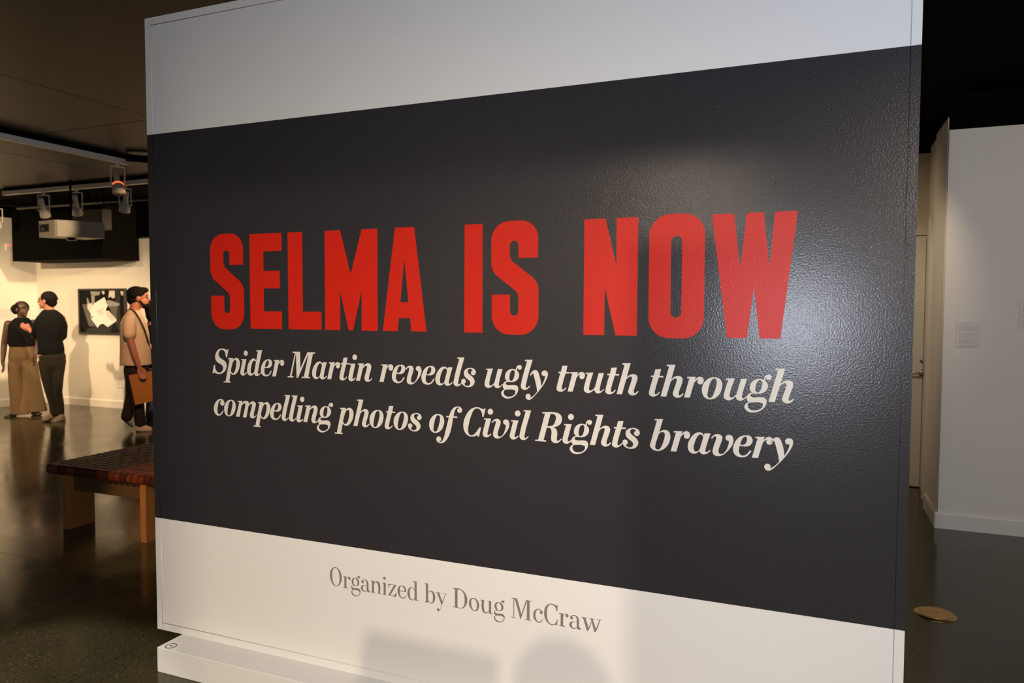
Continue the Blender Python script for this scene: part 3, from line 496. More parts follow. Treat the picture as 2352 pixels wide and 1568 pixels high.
# ------------------------------------------------------------------ small things on the walls
def text_panel(name, label, x0, x1, z0, z1, y, nl, facing='y'):
    e = tag(empty(name, ((x0+x1)/2, y, z0)), label, 'label')
    bm = bmesh.new(); box(bm, (x0-(x0+x1)/2, -0.004, 0), (x1-(x0+x1)/2, -0.0005, z1-z0)); obj('sheet', bm, M['paper'], e)
    bm = bmesh.new(); w_ = x1-x0; zz = z1-z0; k = 0
    z = zz*0.93
    for i in range(nl):
        if i in (1, 5, 8, 12): z -= zz*0.05
        ln = w_*(0.35 if i == 0 else random.uniform(0.66, 0.8)); z -= zz*0.052; x = -w_*0.36; xe = x+ln
        while x < xe: ww = random.uniform(0.006, 0.016); box(bm, (x, -0.0045, z), (min(xe, x+ww), -0.0039, z+zz*0.020)); x += ww+0.004
    tag(obj('printed_text', bm, M['ink'], e), kind='stuff'); return e
s0, s1 = onY(2196, 737, YR), onY(2253, 798, YR)
text_panel('wall_label', 'pale printed text sheet on the white wall block right of the title wall', s0.x, s1.x, s1.z, s0.z, YR, 14)
s0, s1 = onY(2342, 690, YR), onY(2390, 757, YR)
text_panel('wall_label', 'pale sheet cut off by the right edge of the photo', s0.x, s1.x, s1.z, s0.z, YR, 13)
q = onX(7, 720, XW)
e = tag(empty('wall_label', (XW, q.y, q.z), 0), 'small pale text sheet on the left wall above the woman', 'label')
bm = bmesh.new(); box(bm, (0.0005, -0.25, -0.09), (0.004, 0.25, 0.09)); obj('sheet', bm, M['paper'], e)
bm = bmesh.new()
for k in range(6): box(bm, (0.0039, -0.2, 0.055-k*0.024), (0.0044, -0.2+random.uniform(0.28, 0.38), 0.061-k*0.024))
obj('printed_text', bm, M['ink'], e)
q = onY(278, 882, YB)
e = tag(empty('wall_outlet', (q.x, YB, q.z)), 'white socket plate low on the back wall under the framed photograph', 'outlet')
bm = bmesh.new(); box(bm, (-0.06, -0.008, -0.055), (0.06, -0.0005, 0.055), 0.002); obj('plate', bm, M['trim'], e)
bm = bmesh.new()
for x in (-0.035, 0.02): box(bm, (x, -0.0085, -0.02), (x+0.006, -0.0079, 0.02))
obj('socket_slots', bm, M['frame'], e)
q = onX(19, 566, XW)
e = tag(empty('wall_detector', (XW, q.y, q.z)), 'small white wall sensor with a red light high on the left wall', 'sensor')
bm = bmesh.new(); box(bm, (0.0005, -0.05, -0.06), (0.035, 0.05, 0.05), 0.006); obj('case', bm, M['trim'], e)
bm = bmesh.new(); box(bm, (0.034, -0.035, 0.006), (0.037, 0.02, 0.028), 0.001); obj('red_light', bm, M['redglow'], e)['label'] = 'small glowing red light'

# ------------------------------------------------------------------ tracks and lamps
TB = 2.965
def track(name, label, a, b, yax, group):
    e = tag(empty(name, ((a[0]+b[0])/2, (a[1]+b[1])/2, TB)), label, 'track', group)
    def c(n, w0, z0, z1, m):
        bm = bmesh.new()
        if yax: box(bm, (a[0]-w0, a[1], z0), (a[0]+w0, b[1], z1))
        else: box(bm, (a[0], a[1]-w0, z0), (b[0], a[1]+w0, z1))
        o = obj(n, bm, m, e); o.matrix_parent_inverse = Matrix.Translation(-e.location); return o
    c('rail', 0.028, TB, TB+0.046, M['track']); c('mounting_channel', 0.020, TB+0.046, HC, M['black'])['label'] = 'black mounting channel'
    bm = bmesh.new()
    for s in (0, 1):
        p = a if s == 0 else b
        if yax: box(bm, (p[0]-0.030, p[1]-0.02, TB-0.002), (p[0]+0.030, p[1]+0.02, TB+0.048), 0.003)
        else: box(bm, (p[0]-0.02, p[1]-0.030, TB-0.002), (p[0]+0.02, p[1]+0.030, TB+0.048), 0.003)
    o = obj('end_cap', bm, M['track'], e); o.matrix_parent_inverse = Matrix.Translation(-e.location)
    return e
t1 = onZ(290, 378, TB)
track('lighting_track', 'pale lighting track crossing the brown ceiling towards the title wall', (t1.x, -3.0), (t1.x, t1.y), True, 'ceiling lighting tracks')
t2 = onZ(12, 452, TB); T2Y = 3.83
track('lighting_track', 'pale lighting track running along the edge of the black recess', (onY(12, 450, T2Y).x, T2Y), (-3.2, T2Y), False, 'ceiling lighting tracks')
cdt = tag(empty('conduit', (-6.2, 3.3, 2.98)), 'thin black conduit joining the two lighting tracks', 'pipe')
bm = bmesh.new(); tube(bm, [(-6.19+6.2, -0.5, 0.02), (0.25, -0.3, 0.01), (1.2, -0.1, 0.0), (2.6, 0.0, 0.0)], 0.035); obj('pipe', bm, M['black'], cdt, True)
bm = bmesh.new(); box(bm, (0.9, -0.16, -0.02), (1.0, -0.04, 0.06)); obj('clamp', bm, M['black'], cdt)

lampC = 0
def lamp(label, top, rz, tilt, glow=False):
    e = tag(empty('track_spotlight', top, rz), label, 'lamp', 'spotlights on the ceiling tracks')
    bm = bmesh.new(); tube(bm, [(0, 0, 0), (0, 0, -0.035)], 0.022); obj('adapter', bm, M['lamp'], e, False)
    bm = bmesh.new(); h = 0.20; w_ = 0.062
    box(bm, (-w_, -0.012, -0.043), (w_, 0.012, -0.035))
    for s in (-1, 1): box(bm, (s*w_-0.004, -0.013, -0.035-h), (s*w_+0.004, 0.013, -0.035), 0.001)
    obj('yoke', bm, M['lamp'], e)
    T = Matrix.Translation((0, 0, -0.035-h+0.012)) @ Matrix.Rotation(R(tilt), 4, 'X')
    bm = bmesh.new(); tube(bm, [(0, 0, 0.17), (0, 0, 0.165), (0, 0, 0.03), (0, 0, 0.01)], [0.022, 0.027, 0.027, 0.04], 18)
    bm.transform(T); obj('rear_housing', bm, M['lamp'], e, True)
    bm = bmesh.new(); tube(bm, [(0, 0, 0.012), (0, 0, -0.01), (0, 0, -0.075), (0, 0, -0.085), (0, 0, -0.083), (0, 0, -0.06)], [0.042, 0.054, 0.060, 0.060, 0.054, 0.050], 22)
    bm.transform(T); hd = obj('lamp_head', bm, M['lamp'], e, True)
    bm = bmesh.new(); tube(bm, [(-w_-0.008, 0, 0), (w_+0.008, 0, 0)], 0.008, 10); bm.transform(T); obj('pivot', bm, M['steel'], e, True)
    if glow:
        bm = bmesh.new(); tube(bm, [(0, 0, 0.020), (0, 0, 0.012)], [0.047, 0.052], 20); bm.transform(T); obj('glowing_ring', bm, M['glow'], e, True)['label'] = 'ring of orange light leaking from the lamp'
    return e
p = onZ(217, 372, TB-0.002); lamp('track spotlight glowing orange inside its yoke', (t1.x, p.y+0.12, TB), R(62), -32, True)
for (px, lab, rz, tl) in ((100, 'leftmost whole spotlight on the rear track, above the projector', 35, 38), (175, 'middle spotlight of the rear track, between its two neighbours', 42, 34), (287, 'rear track spotlight nearest the title wall', 60, 36)):
    x = onY(px, 445, T2Y).x; lamp(lab, (x, T2Y, TB), R(rz), tl)
q = onZ(-6, 478, TB); lamp('spotlight cut off by the left edge of the photo', (q.x, q.y, TB+0.03), R(40), 30)
tag(boxobj('lighting_track', (q.x-1.5, q.y-0.028, TB+0.03), (q.x+0.35, q.y+0.028, TB+0.084), M['black']), 'short black lighting track in the recess at the far left', 'track', None)

# ------------------------------------------------------------------ black bulkhead box, vent unit, projector
yb2 = 5.0
b0, b1, t_ = onY(29, 602, yb2), onY(323, 597, YB), onY(330, 545, YB)
bk = tag(empty('ceiling_bulkhead', ((b0.x+b1.x)/2, yb2+0.25, b0.z)), 'black painted box hung under the ceiling in front of the back wall', 'bulkhead')
def kc(name, a, b, m, par=bk, bev=0.0):
    bm = bmesh.new(); box(bm, a, b, bev); o = obj(name, bm, m, par); o.matrix_parent_inverse = Matrix.Translation(-par.location); return o
kc('box', (max(b0.x, XW+0.02), yb2, (b0.z+b1.z)/2), (b1.x, YB-0.02, HC-0.05), M['black'], bk, 0.004)
kc('trim_strip', (b0.x+1.3, yb2-0.012, b0.z+0.08), (b1.x-0.3, yb2-0.001, b0.z+0.10), M['black'])
kc('side_duct', (b1.x+0.001, YB-0.07, t_.z-0.0), (b1.x+3.4, YB-0.002, HC-0.02), M['black'])
pp = tag(empty('ceiling_pipe', (-8, 4.5, 2.9)), 'thin dark pipe running under the recess behind the rear track', 'pipe')
bm = bmesh.new(); qa, qb = onY(40, 478, 4.5), onY(340, 452, 4.5); tube(bm, [(qa.x+8, 0, qa.z-2.9), (qb.x+9.5, 0, qa.z-2.9)], 0.022); obj('pipe', bm, M['grille'], pp, True)
bm = bmesh.new()
for k in range(4): box(bm, (qa.x+8.3+k*1.1, -0.01, qa.z-2.9+0.018), (qa.x+8.33+k*1.1, 0.01, HC+0.012-2.9))
obj('hanger', bm, M['black'], pp)
# vent unit
yv = 4.35; v0, v1 = onY(166, 486, yv), onY(236, 526, yv)
vt = tag(empty('vent_unit', ((v0.x+v1.x)/2, yv, v1.z)), 'dark ventilation unit with slatted grilles hung behind the projector', 'vent')
kc('housing', (v0.x, yv, v1.z), (v1.x, yv+0.14, v0.z+0.02), M['grille'], vt, 0.01)
for (fa, fb) in ((0.05, 0.24), (0.58, 0.92)):
    for k in range(8):
        z = v1.z+0.02+(v0.z-v1.z-0.03)*(k+0.5)/8
        kc('slat', (v0.x+(v1.x-v0.x)*fa, yv-0.008, z), (v0.x+(v1.x-v0.x)*fb, yv-0.0005, z+0.009), M['grille2'], vt)
for sx in (0.1, 0.9): kc('hanger_rod', (v0.x+(v1.x-v0.x)*sx, yv+0.06, v0.z+0.021), (v0.x+(v1.x-v0.x)*sx+0.012, yv+0.072, HC+0.01), M['black'], vt)
# projector
yp = 3.45; pc = onY(127, 523, yp); pl0, pr0 = onY(79, 525, yp), onY(188, 530, yp)
zt_, zb_ = onY(127, 504, yp).z, onY(127, 542, yp).z
pj = tag(empty('projector', (pc.x, pc.y, zb_), 0), 'white ceiling projector with a dark lens window', 'projector')
H_ = zt_-zb_; dL = Vector((-0.93, 0.12, 0)).normalized(); dR = Vector((0.5, 0.87, 0)).normalized()
def poly_prism(bm, pts, z0, z1):
    a = [bm.verts.new((x, y, z0)) for x, y in pts]; b_ = [bm.verts.new((x, y, z1)) for x, y in pts]; n = len(pts)
    for i in range(n): bm.faces.new((a[i], a[(i+1) % n], b_[(i+1) % n], b_[i]))
    bm.faces.new(a[::-1]); bm.faces.new(b_)
LL = (pc-pl0).length*1.02; LR = 0.50
bm = bmesh.new(); A_ = dL*LL; B_ = dR*LR; c1 = 0.02
pts = [tuple((dL*c1).xy), tuple((A_-dL*c1).xy), tuple((A_+dR*c1).xy), tuple((A_+B_).xy), tuple(B_.xy), tuple((dR*c1).xy)]
poly_prism(bm, pts, 0, H_); obj('shell', bm, M['plastic'], pj)
nrm = Vector((dL.y, -dL.x, 0)); nrm = nrm if nrm.y < 0 else -nrm
bm = bmesh.new(); a_, b2 = dL*(LL*0.36)+nrm*0.003, dL*(LL*0.90)+nrm*0.003
poly_prism(bm, [tuple(a_.xy), tuple(b2.xy), tuple((b2-nrm*0.02).xy), tuple((a_-nrm*0.02).xy)], H_*0.30, H_*0.78); obj('lens_window', bm, M['lens'], pj)
bm = bmesh.new(); cc = dL*(LL*0.62)+nrm*0.004; tube(bm, [cc+Vector((0, 0, H_*0.54)), cc+nrm*0.006+Vector((0, 0, H_*0.54))], 0.026, 20); obj('lens', bm, M['frame'], pj, True)
bm = bmesh.new(); m_ = (A_+B_)/2; tube(bm, [m_+Vector((0, 0, H_)), m_+Vector((0, 0, HC-zb_))], 0.012); obj('mount_pole', bm, M['black'], pj, True)
bm = bmesh.new(); tube(bm, [m_+Vector((0, 0, -0.03)), m_+Vector((0, 0, 0.0))], 0.05, 16); obj('base_cap', bm, M['lens'], pj, True)

# ------------------------------------------------------------------ people
class Fig:
    def __init__(s, label, foot, px0, rz_extra=0.0):
        s.o = foot; d = Vector((foot.x-CAM.x, foot.y-CAM.y, 0)); D = d.length; d.normalize()
        s.rz = math.atan2(-d.x, d.y)
        dep = (foot-CAM).dot(_f); th = math.acos(max(-1, min(1, d.dot(Vector((_f.x, _f.y, 0)).normalized()))))
        s.kz = F_PX/dep; s.kx = F_PX/dep/math.cos(th); s.px0 = px0
        # foot pixel row
        v = foot-CAM; s.py0 = 784-F_PX*v.dot(_u2)/v.dot(_f)
        s.e = tag(empty('person', (foot.x, foot.y, 0), s.rz), label, 'person')
    def P(s, px, py, v=0.0): return Vector(((px-s.px0)/s.kx, v, max(0.0, (s.py0-py)/s.kz)))
    def W(s, n): return n/s.kx
def hand(bm, wrist, d, side, curl=0.35, L=0.17, r=0.0085):
    """palm and five bent fingers from the wrist along d; side = thumb direction"""
    d = d.normalized(); side = (side-d*side.dot(d)).normalized(); n = d.cross(side).normalized()
    pc_ = wrist+d*L*0.26
    q = Matrix((side, n, d)).transposed()
    ball(bm, pc_, (0.040, 0.016, 0.052), 14, q.to_quaternion())
    capsule(bm, [wrist-d*0.02, wrist+d*0.03], [0.025, 0.024], 10)
    for k, (off, ln) in enumerate(((0.030, 0.85), (0.010, 0.97), (-0.010, 0.92), (-0.029, 0.74))):
        b0_ = wrist+d*L*0.42+side*off; l = L*0.52*ln
        p1 = b0_+d*l*0.45+n*curl*l*0.12; p2 = p1+(d+n*curl).normalized()*l*0.32; p3 = p2+(d+n*curl*2.2).normalized()*l*0.23
        capsule(bm, [wrist+d*L*0.25+side*off*0.8, b0_, p1, p2, p3], [r*1.15, r*1.15, r*1.05, r, r*0.85], 8)
    t0 = wrist+d*L*0.12+side*0.022; t1_ = t0+(side*0.8+d*0.9).normalized()*0.042; t2_ = t1_+(d*0.95+side*0.15+n*0.25).normalized()*0.032
    capsule(bm, [t0, t1_, t2_], [r*1.4, r*1.2, r], 8)
def head(bm, c, h, yaw, ear=True):
    """head of height h centred at c, facing yaw (0 = towards the camera, -v)"""
    rt = Matrix.Rotation(yaw, 3, 'Z'); k = h/0.23
    def L(x, y, z): return c+rt @ Vector((x*k, y*k, z*k))
    q = rt.to_quaternion()
    ball(bm, L(0, 0.012, 0.025), (0.073*k, 0.092*k, 0.090*k), 20, q); ball(bm, L(0, -0.022, -0.035), (0.056*k, 0.066*k, 0.078*k), 18, q)
    ball(bm, L(0, -0.072, -0.092), (0.022*k, 0.02*k, 0.018*k), 10, q)
    capsule(bm, [L(0, -0.086, 0.012), L(0, -0.108, -0.024)], [0.008*k, 0.014*k], 8); ball(bm, L(0, -0.086, -0.058), (0.024*k, 0.012*k, 0.010*k), 10, q)
    ball(bm, L(0, -0.078, 0.03), (0.05*k, 0.014*k, 0.012*k), 10, q)
    for s_ in (-1, 1): ball(bm, L(s_*0.074, 0.008, -0.012), (0.010*k, 0.02*k, 0.032*k), 10, q)
    return L, q, k
def face(L, q, k, par, lip='lip'):
    for s_ in (-1, 1):
        bm = bmesh.new(); ball(bm, L(s_*0.030, -0.079, 0.006), 0.0125*k, 12); obj('eye', bm, M['eye'], par, True)
        bm = bmesh.new(); ball(bm, L(s_*0.030, -0.0885, 0.006), 0.0055*k, 8); obj('pupil', bm, M['hair'], par, True)
        bm = bmesh.new(); capsule(bm, [L(s_*0.014, -0.090, 0.028), L(s_*0.032, -0.088, 0.034), L(s_*0.05, -0.076, 0.028)], [0.003*k]*3, 6); obj('eyebrow', bm, M['hair'], par, True)
    bm = bmesh.new(); ball(bm, L(0, -0.096, -0.058), (0.022*k, 0.005*k, 0.007*k), 12, q); obj('mouth', bm, M[lip], par, True)
def shoe(name, heel, toe, m, par, h=0.075, w_=0.045):
    bm = bmesh.new(); d = (toe-heel); L_ = d.length; d.normalize(); s_ = Vector((-d.y, d.x, 0))
    secs = ((0.0, 0.6, 0.9), (0.10, 0.8, 1.0), (0.3, 0.82, 1.0), (0.55, 0.95, 0.72), (0.8, 1.0, 0.52), (0.95, 0.75, 0.42), (1.0, 0.45, 0.30))
    rows = []
    for t, ww, hh in secs:
        c = heel+d*L_*t; z0 = max(0.001, heel.z+(toe.z-heel.z)*t)
        rows.append([bm.verts.new((c.x+s_.x*a*w_*ww, c.y+s_.y*a*w_*ww, z0+b_*h*hh)) for a, b_ in ((-1, 0), (-1, 0.35), (-0.75, 0.8), (0, 1), (0.75, 0.8), (1, 0.35), (1, 0))])
    for i in range(len(rows)-1):
        for k in range(7): bm.faces.new((rows[i][k], rows[i][(k+1) % 7], rows[i+1][(k+1) % 7], rows[i+1][k]))
    bm.faces.new(rows[0]); bm.faces.new(rows[-1][::-1])
    bmesh.ops.recalc_face_normals(bm, faces=bm.faces); bmesh.ops.subdivide_edges(bm, edges=bm.edges, cuts=1, use_grid_fill=True, smooth=0.6)
    o = obj(name, bm, m, par, True)
    sl = bmesh.new(); n = 18; ring = []
    for k in range(n):
        a = 2*math.pi*k/n; c = heel+d*L_*0.5+d*math.cos(a)*L_*0.515+s_*math.sin(a)*w_*1.02; t = 0.5+0.5*math.cos(a); z0 = max(0.0, heel.z+(toe.z-heel.z)*t)
        ring.append(Vector((c.x, c.y, z0)))
    lo = [sl.verts.new(p) for p in ring]; hi = [sl.verts.new(p+Vector((0, 0, 0.018))) for p in ring]
    for k in range(n): sl.faces.new((lo[k], lo[(k+1) % n], hi[(k+1) % n], hi[k]))
    sl.faces.new(lo[::-1]); sl.faces.new(hi); obj('sole', sl, M['shoe_black'] if m != M['shoe_white'] else m, o)
    return o
VX = 0.0062

# --- woman in black sleeveless top and wide beige trousers
f = Fig('person in black sleeveless top and wide beige trousers, leftmost of the group', onZ(60, 954), 60); P = f.P; e = f.e
bm = bmesh.new()
hc = P(57, 710, 0.0); L_, q_, k_ = head(bm, hc, 36/f.kz, R(40))
capsule(bm, [P(57, 716, 0.015), P(57, 737, 0.03)], [0.055, 0.058])
loft(bm, [(P(56, 0).x, 0.02, P(0, 826).z, 0.15, 0.10), (P(56, 0).x, 0.02, P(0, 812).z, 0.16, 0.11), (P(55, 0).x, 0.02, P(0, 790).z, 0.125, 0.09), (P(55, 0).x, 0.02, P(0, 760).z, 0.15, 0.105), (P(55, 0).x, 0.02, P(0, 742).z, 0.16, 0.09), (P(56, 0).x, 0.02, P(0, 733).z, 0.09, 0.06)])
capsule(bm, [P(26, 744, 0.02), P(21, 762, 0.02), P(15, 790, 0.03), P(13, 808, 0.01), P(11, 826, -0.02)], [0.055, 0.048, 0.040, 0.037, 0.026])
hand(bm, P(11, 828, -0.02), Vector((0.08, 0.0, -1)), Vector((0.3, -1, 0)), 0.4)
capsule(bm, [P(84, 742, 0.02), P(88, 762, 0.04), P(90, 786, 0.05), P(88, 800, 0.0), P(86, 814, -0.04)], [0.052, 0.046, 0.038, 0.034, 0.025])
hand(bm, P(86, 816, -0.04), Vector((0.0, -0.1, -1)), Vector((-0.3, -1, 0)), 0.5)
for (hx, fx_) in ((46, 42), (70, 80)): capsule(bm, [P(hx, 818, 0.02), P((hx+fx_)/2, 880, 0.0), P(fx_, 945, 0.02)], [0.085, 0.055, 0.04])
body = fuse('body', bm, M['skin_dark'], e, VX, 4)
face(L_, q_, k_, e)
bm = bmesh.new()
loft(bm, [(P(55, 0).x, 0.02, P(0, 796).z, 0.150, 0.112), (P(54, 0).x, 0.02, P(0, 790).z, 0.160, 0.118), (P(54, 0).x, 0.02, P(0, 770).z, 0.165, 0.122), (P(54, 0).x, 0.02, P(0, 752).z, 0.172, 0.118), (P(55, 0).x, 0.02, P(0, 742).z, 0.172, 0.10), (P(56, 0).x, 0.02, P(0, 736).z, 0.12, 0.08), (P(57, 0).x, 0.025, P(0, 729).z, 0.072, 0.070)])
fuse('sleeveless_top', bm, M['cloth_black'], e, 0.01, 5)
bm = bmesh.new()
loft(bm, [(P(56, 0).x, 0.02, P(0, 878).z, 0.10, 0.05), (P(56, 0).x, 0.02, P(0, 842).z, 0.165, 0.105), (P(56, 0).x, 0.02, P(0, 818).z, 0.172, 0.125), (P(55, 0).x, 0.02, P(0, 794).z, 0.148, 0.108), (P(55, 0).x, 0.02, P(0, 788).z, 0.142, 0.104)])
for secs in (((43, 815, 0.085), (42, 835, 0.108), (42, 870, 0.108), (45, 910, 0.112), (47, 949, 0.118)), ((68, 815, 0.085), (70, 835, 0.108), (74, 870, 0.112), (80, 910, 0.115), (87, 945, 0.122))):
    loft(bm, [(P(x, 0).x, 0.02, P(0, y).z, r, r*0.9) for x, y, r in secs[::-1]])
    for kk in range(7):   # folds
        a = R(-150+kk*20*1.0); x1, y1, r1 = secs[-1]; x2, y2, r2 = secs[0]
        capsule(bm, [Vector((P(x2, 0).x+math.cos(a)*r2*0.7, 0.02+math.sin(a)*r2*0.6, P(0, y2).z)), Vector((P(x1, 0).x+math.cos(a)*r1*0.98, 0.02+math.sin(a)*r1*0.88, P(0, y1).z))], [0.006, 0.014], 8)
fuse('wide_trousers', bm, M['cloth_beige'], e, 0.010, 4)
shoe('shoe', P(34, 954, 0.02)*1.0, P(14, 954, -0.10), M['shoe_black'], e, 0.06); shoe('shoe', P(76, 952, 0.03), P(92, 952, -0.14), M['shoe_black'], e, 0.06)
bm = bmesh.new(); c_ = hc+Vector((0, 0.03, 0.022)); ball(bm, c_, (0.094, 0.098, 0.094), 20)
rt = Matrix.Rotation(R(28), 3, 'Z')
ball(bm, hc+rt @ Vector((-0.02, 0.075, 0.0)), (0.08, 0.06, 0.075), 16)
ball(bm, hc+Vector((-0.078, 0.03, -0.015)), (0.034, 0.05, 0.06), 14)
capsule(bm, [hc+Vector((0.075, -0.02, 0.05)), hc+Vector((0.094, -0.04, 0.0)), hc+Vector((0.100, -0.04, -0.10))], [0.008, 0.005, 0.003], 6)
fuse('hair', bm, M['hair'], e, 0.007, 2)
bm = bmesh.new(); tt = [P(7.5, 825, -0.02), P(11, 826, -0.05), P(14.5, 825, -0.02), P(11, 824.5, 0.012), P(7.5, 825, -0.02)]; tube(bm, tt, 0.006, 8); obj('bracelet', bm, M['strap'], e, True)

# --- person in black jumper and dark jeans, back to the viewer
f = Fig('person with pinned black hair in black jumper and dark jeans, seen from behind, gesturing', onZ(128, 966), 128); P = f.P; e = f.e
bm = bmesh.new(); hc = P(115, 690, 0.0); L_, q_, k_ = head(bm, hc, 40/f.kz, R(-118))
capsule(bm, [P(118, 697, 0.0), P(122, 716, 0.0)], [0.058, 0.060])
loft(bm, [(P(123, 0).x, 0, P(0, 822).z, 0.155, 0.12), (P(122, 0).x, 0, P(0, 806).z, 0.158, 0.12), (P(121, 0).x, 0, P(0, 782).z, 0.135, 0.10), (P(124, 0).x, 0, P(0, 745).z, 0.165, 0.11), (P(124, 0).x, 0, P(0, 726).z, 0.16, 0.085), (P(122, 0).x, 0, P(0, 716).z, 0.08, 0.06)])
capsule(bm, [P(100, 732, 0.0), P(91, 752, 0.05), P(85, 770, 0.10), P(80, 764, 0.14), P(76, 758, 0.17)], [0.05, 0.045, 0.04, 0.034, 0.026])
hand(bm, P(77, 759, 0.17), Vector((-0.8, 0.1, 0.55)), Vector((0.3, -0.2, 1)), 0.5)
capsule(bm, [P(149, 734, 0.0), P(152, 752, 0.02), P(150, 774, 0.05), P(138, 784, 0.16), P(124, 784, 0.2)], [0.05, 0.045, 0.04, 0.034, 0.026])
hand(bm, P(124, 784, 0.2), Vector((-1, 0.1, 0.1)), Vector((0, 0, 1)), 0.5)
capsule(bm, [P(108, 824, 0), P(113, 880, -0.02), P(125, 940, 0.0)], [0.085, 0.055, 0.04]); capsule(bm, [P(138, 824, 0), P(135, 880, -0.02), P(136, 945, 0.0)], [0.085, 0.055, 0.04])
fuse('body', bm, M['skin_light'], e, VX, 4); face(L_, q_, k_, e)
bm = bmesh.new()
loft(bm, [(P(122, 0).x, 0, P(0, 813).z, 0.158, 0.132), (P(122, 0).x, 0, P(0, 798).z, 0.156, 0.13), (P(120, 0).x, 0, P(0, 782).z, 0.148, 0.118), (P(123, 0).x, 0, P(0, 760).z, 0.165, 0.122), (P(124, 0).x, 0, P(0, 740).z, 0.175, 0.12), (P(124, 0).x, 0, P(0, 726).z, 0.155, 0.10), (P(122, 0).x, 0, P(0, 716).z, 0.105, 0.08), (P(121, 0).x, 0, P(0, 711).z, 0.072, 0.068)])
capsule(bm, [P(102, 732, 0.0), P(92, 748, 0.04), P(88, 768, 0.09), P(80, 766, 0.15)], [0.062, 0.062, 0.056, 0.042]); capsule(bm, [P(146, 734, 0.0), P(151, 750, 0.02), P(150, 772, 0.05), P(140, 783, 0.15), P(127, 784, 0.19)], [0.062, 0.058, 0.052, 0.046, 0.038])
fuse('black_jumper', bm, M['cloth_black'], e, 0.01, 5)
bm = bmesh.new()
loft(bm, [(P(124, 0).x, 0, P(0, 862).z, 0.09, 0.06), (P(124, 0).x, 0, P(0, 838).z, 0.150, 0.115), (P(124, 0).x, 0, P(0, 818).z, 0.162, 0.132), (P(122, 0).x, 0, P(0, 800).z, 0.14, 0.11)])
capsule(bm, [P(110, 830, 0), P(112, 860, -0.01), P(117, 895, -0.02), P(124, 925, 0.0), P(126, 948, 0.01)], [0.098, 0.085, 0.066, 0.058, 0.056]); capsule(bm, [P(137, 830, 0), P(133, 862, 0.0), P(132, 900, -0.02), P(137, 928, 0.0), P(138, 950, 0.01)], [0.098, 0.088, 0.068, 0.060, 0.056])
fuse('jeans', bm, M['denim_dark'], e, 0.01, 4)
shoe('sneaker', P(124, 962, 0.03), P(98, 963, -0.05), M['shoe_grey'], e, 0.09, 0.05); shoe('sneaker', P(147, 966, -0.03), P(122, 967, -0.14), M['shoe_grey'], e, 0.09, 0.05)
bm = bmesh.new(); rt = Matrix.Rotation(R(-118), 3, 'Z')
ball(bm, hc+rt @ Vector((0, 0.03, 0.030)), (0.088, 0.102, 0.096), 20, rt.to_quaternion()); ball(bm, hc+rt @ Vector((0, 0.06, -0.025)), (0.07, 0.06, 0.07), 16)
ball(bm, P(132, 683, 0.0), (0.045, 0.035, 0.03), 12); capsule(bm, [P(133, 681, 0), P(138, 684, 0), P(142, 689, 0)], [0.02, 0.012, 0.004], 8)
fuse('hair', bm, M['hair'], e, 0.007, 2)

# --- man in off-white T-shirt with envelope, walking right
f = Fig('person in off-white T-shirt and dark trousers walking right with an orange envelope', onZ(322, 988), 322); P = f.P; e = f.e
bm = bmesh.new(); hc = P(326, 684, 0.0); L_, q_, k_ = head(bm, hc, 48/f.kz, R(90))
capsule(bm, [P(318, 696, 0.0), P(314, 720, 0.0)], [0.062, 0.066])
loft(bm, [(P(316, 0).x, 0, P(0, 850).z, 0.13, 0.15), (P(316, 0).x, 0, P(0, 830).z, 0.125, 0.15), (P(316, 0).x, 0, P(0, 790).z, 0.115, 0.145), (P(314, 0).x, 0, P(0, 750).z, 0.12, 0.17), (P(313, 0).x, 0, P(0, 730).z, 0.10, 0.16), (P(314, 0).x, 0, P(0, 716).z, 0.06, 0.07)])
capsule(bm, [P(306, 732, -0.15), P(304, 754, -0.19), P(306, 782, -0.21), P(314, 812, -0.23), P(323, 838, -0.24)], [0.055, 0.05, 0.042, 0.038, 0.029])
wr = P(323, 839, -0.24)
hand(bm, wr, Vector((0.25, -0.05, -1)), Vector((0.9, 0.3, 0)), 0.55, 0.18, 0.0095)
capsule(bm, [P(318, 732, 0.15), P(325, 760, 0.19), P(336, 784, 0.19), P(350, 800, 0.18)], [0.055, 0.048, 0.042, 0.03]); hand(bm, P(350, 800, 0.18), Vector((1, 0, -0.2)), Vector((0, -0.2, 1)), 0.5)
capsule(bm, [P(312, 852, 0.08), P(306, 905, 0.09), P(293, 950, 0.09)], [0.085, 0.058, 0.04]); capsule(bm, [P(316, 852, -0.08), P(318, 910, -0.08), P(324, 970, -0.07)], [0.085, 0.058, 0.04])
fuse('body', bm, M['skin_light'], e, VX, 4); face(L_, q_, k_, e)
bm = bmesh.new(); rt = Matrix.Rotation(R(90), 3, 'Z'); kk = k_
ball(bm, hc+rt @ Vector((0, 0.030, 0.048)), (0.084*kk, 0.100*kk, 0.085*kk), 20, rt.to_quaternion()); ball(bm, hc+rt @ Vector((0, 0.058, -0.012)), (0.072*kk, 0.062*kk, 0.08*kk), 18)
ball(bm, hc+rt @ Vector((0, -0.045, 0.095)), (0.06*kk, 0.05*kk, 0.035*kk), 14)
fuse('hair', bm, M['hair'], e, 0.007, 2)
bm = bmesh.new()
ball(bm, hc+rt @ Vector((0, -0.062*kk, -0.088*kk)), (0.05*kk, 0.04*kk, 0.034*kk), 14)
for s_ in (-1, 1): capsule(bm, [hc+rt @ Vector((s_*0.062*kk, 0.0, -0.02*kk)), hc+rt @ Vector((s_*0.052*kk, -0.03*kk, -0.07*kk)), hc+rt @ Vector((s_*0.03*kk, -0.06*kk, -0.09*kk))], [0.010, 0.016, 0.02], 8)
fuse('beard', bm, M['hair'], e, 0.007, 2)
bm = bmesh.new()
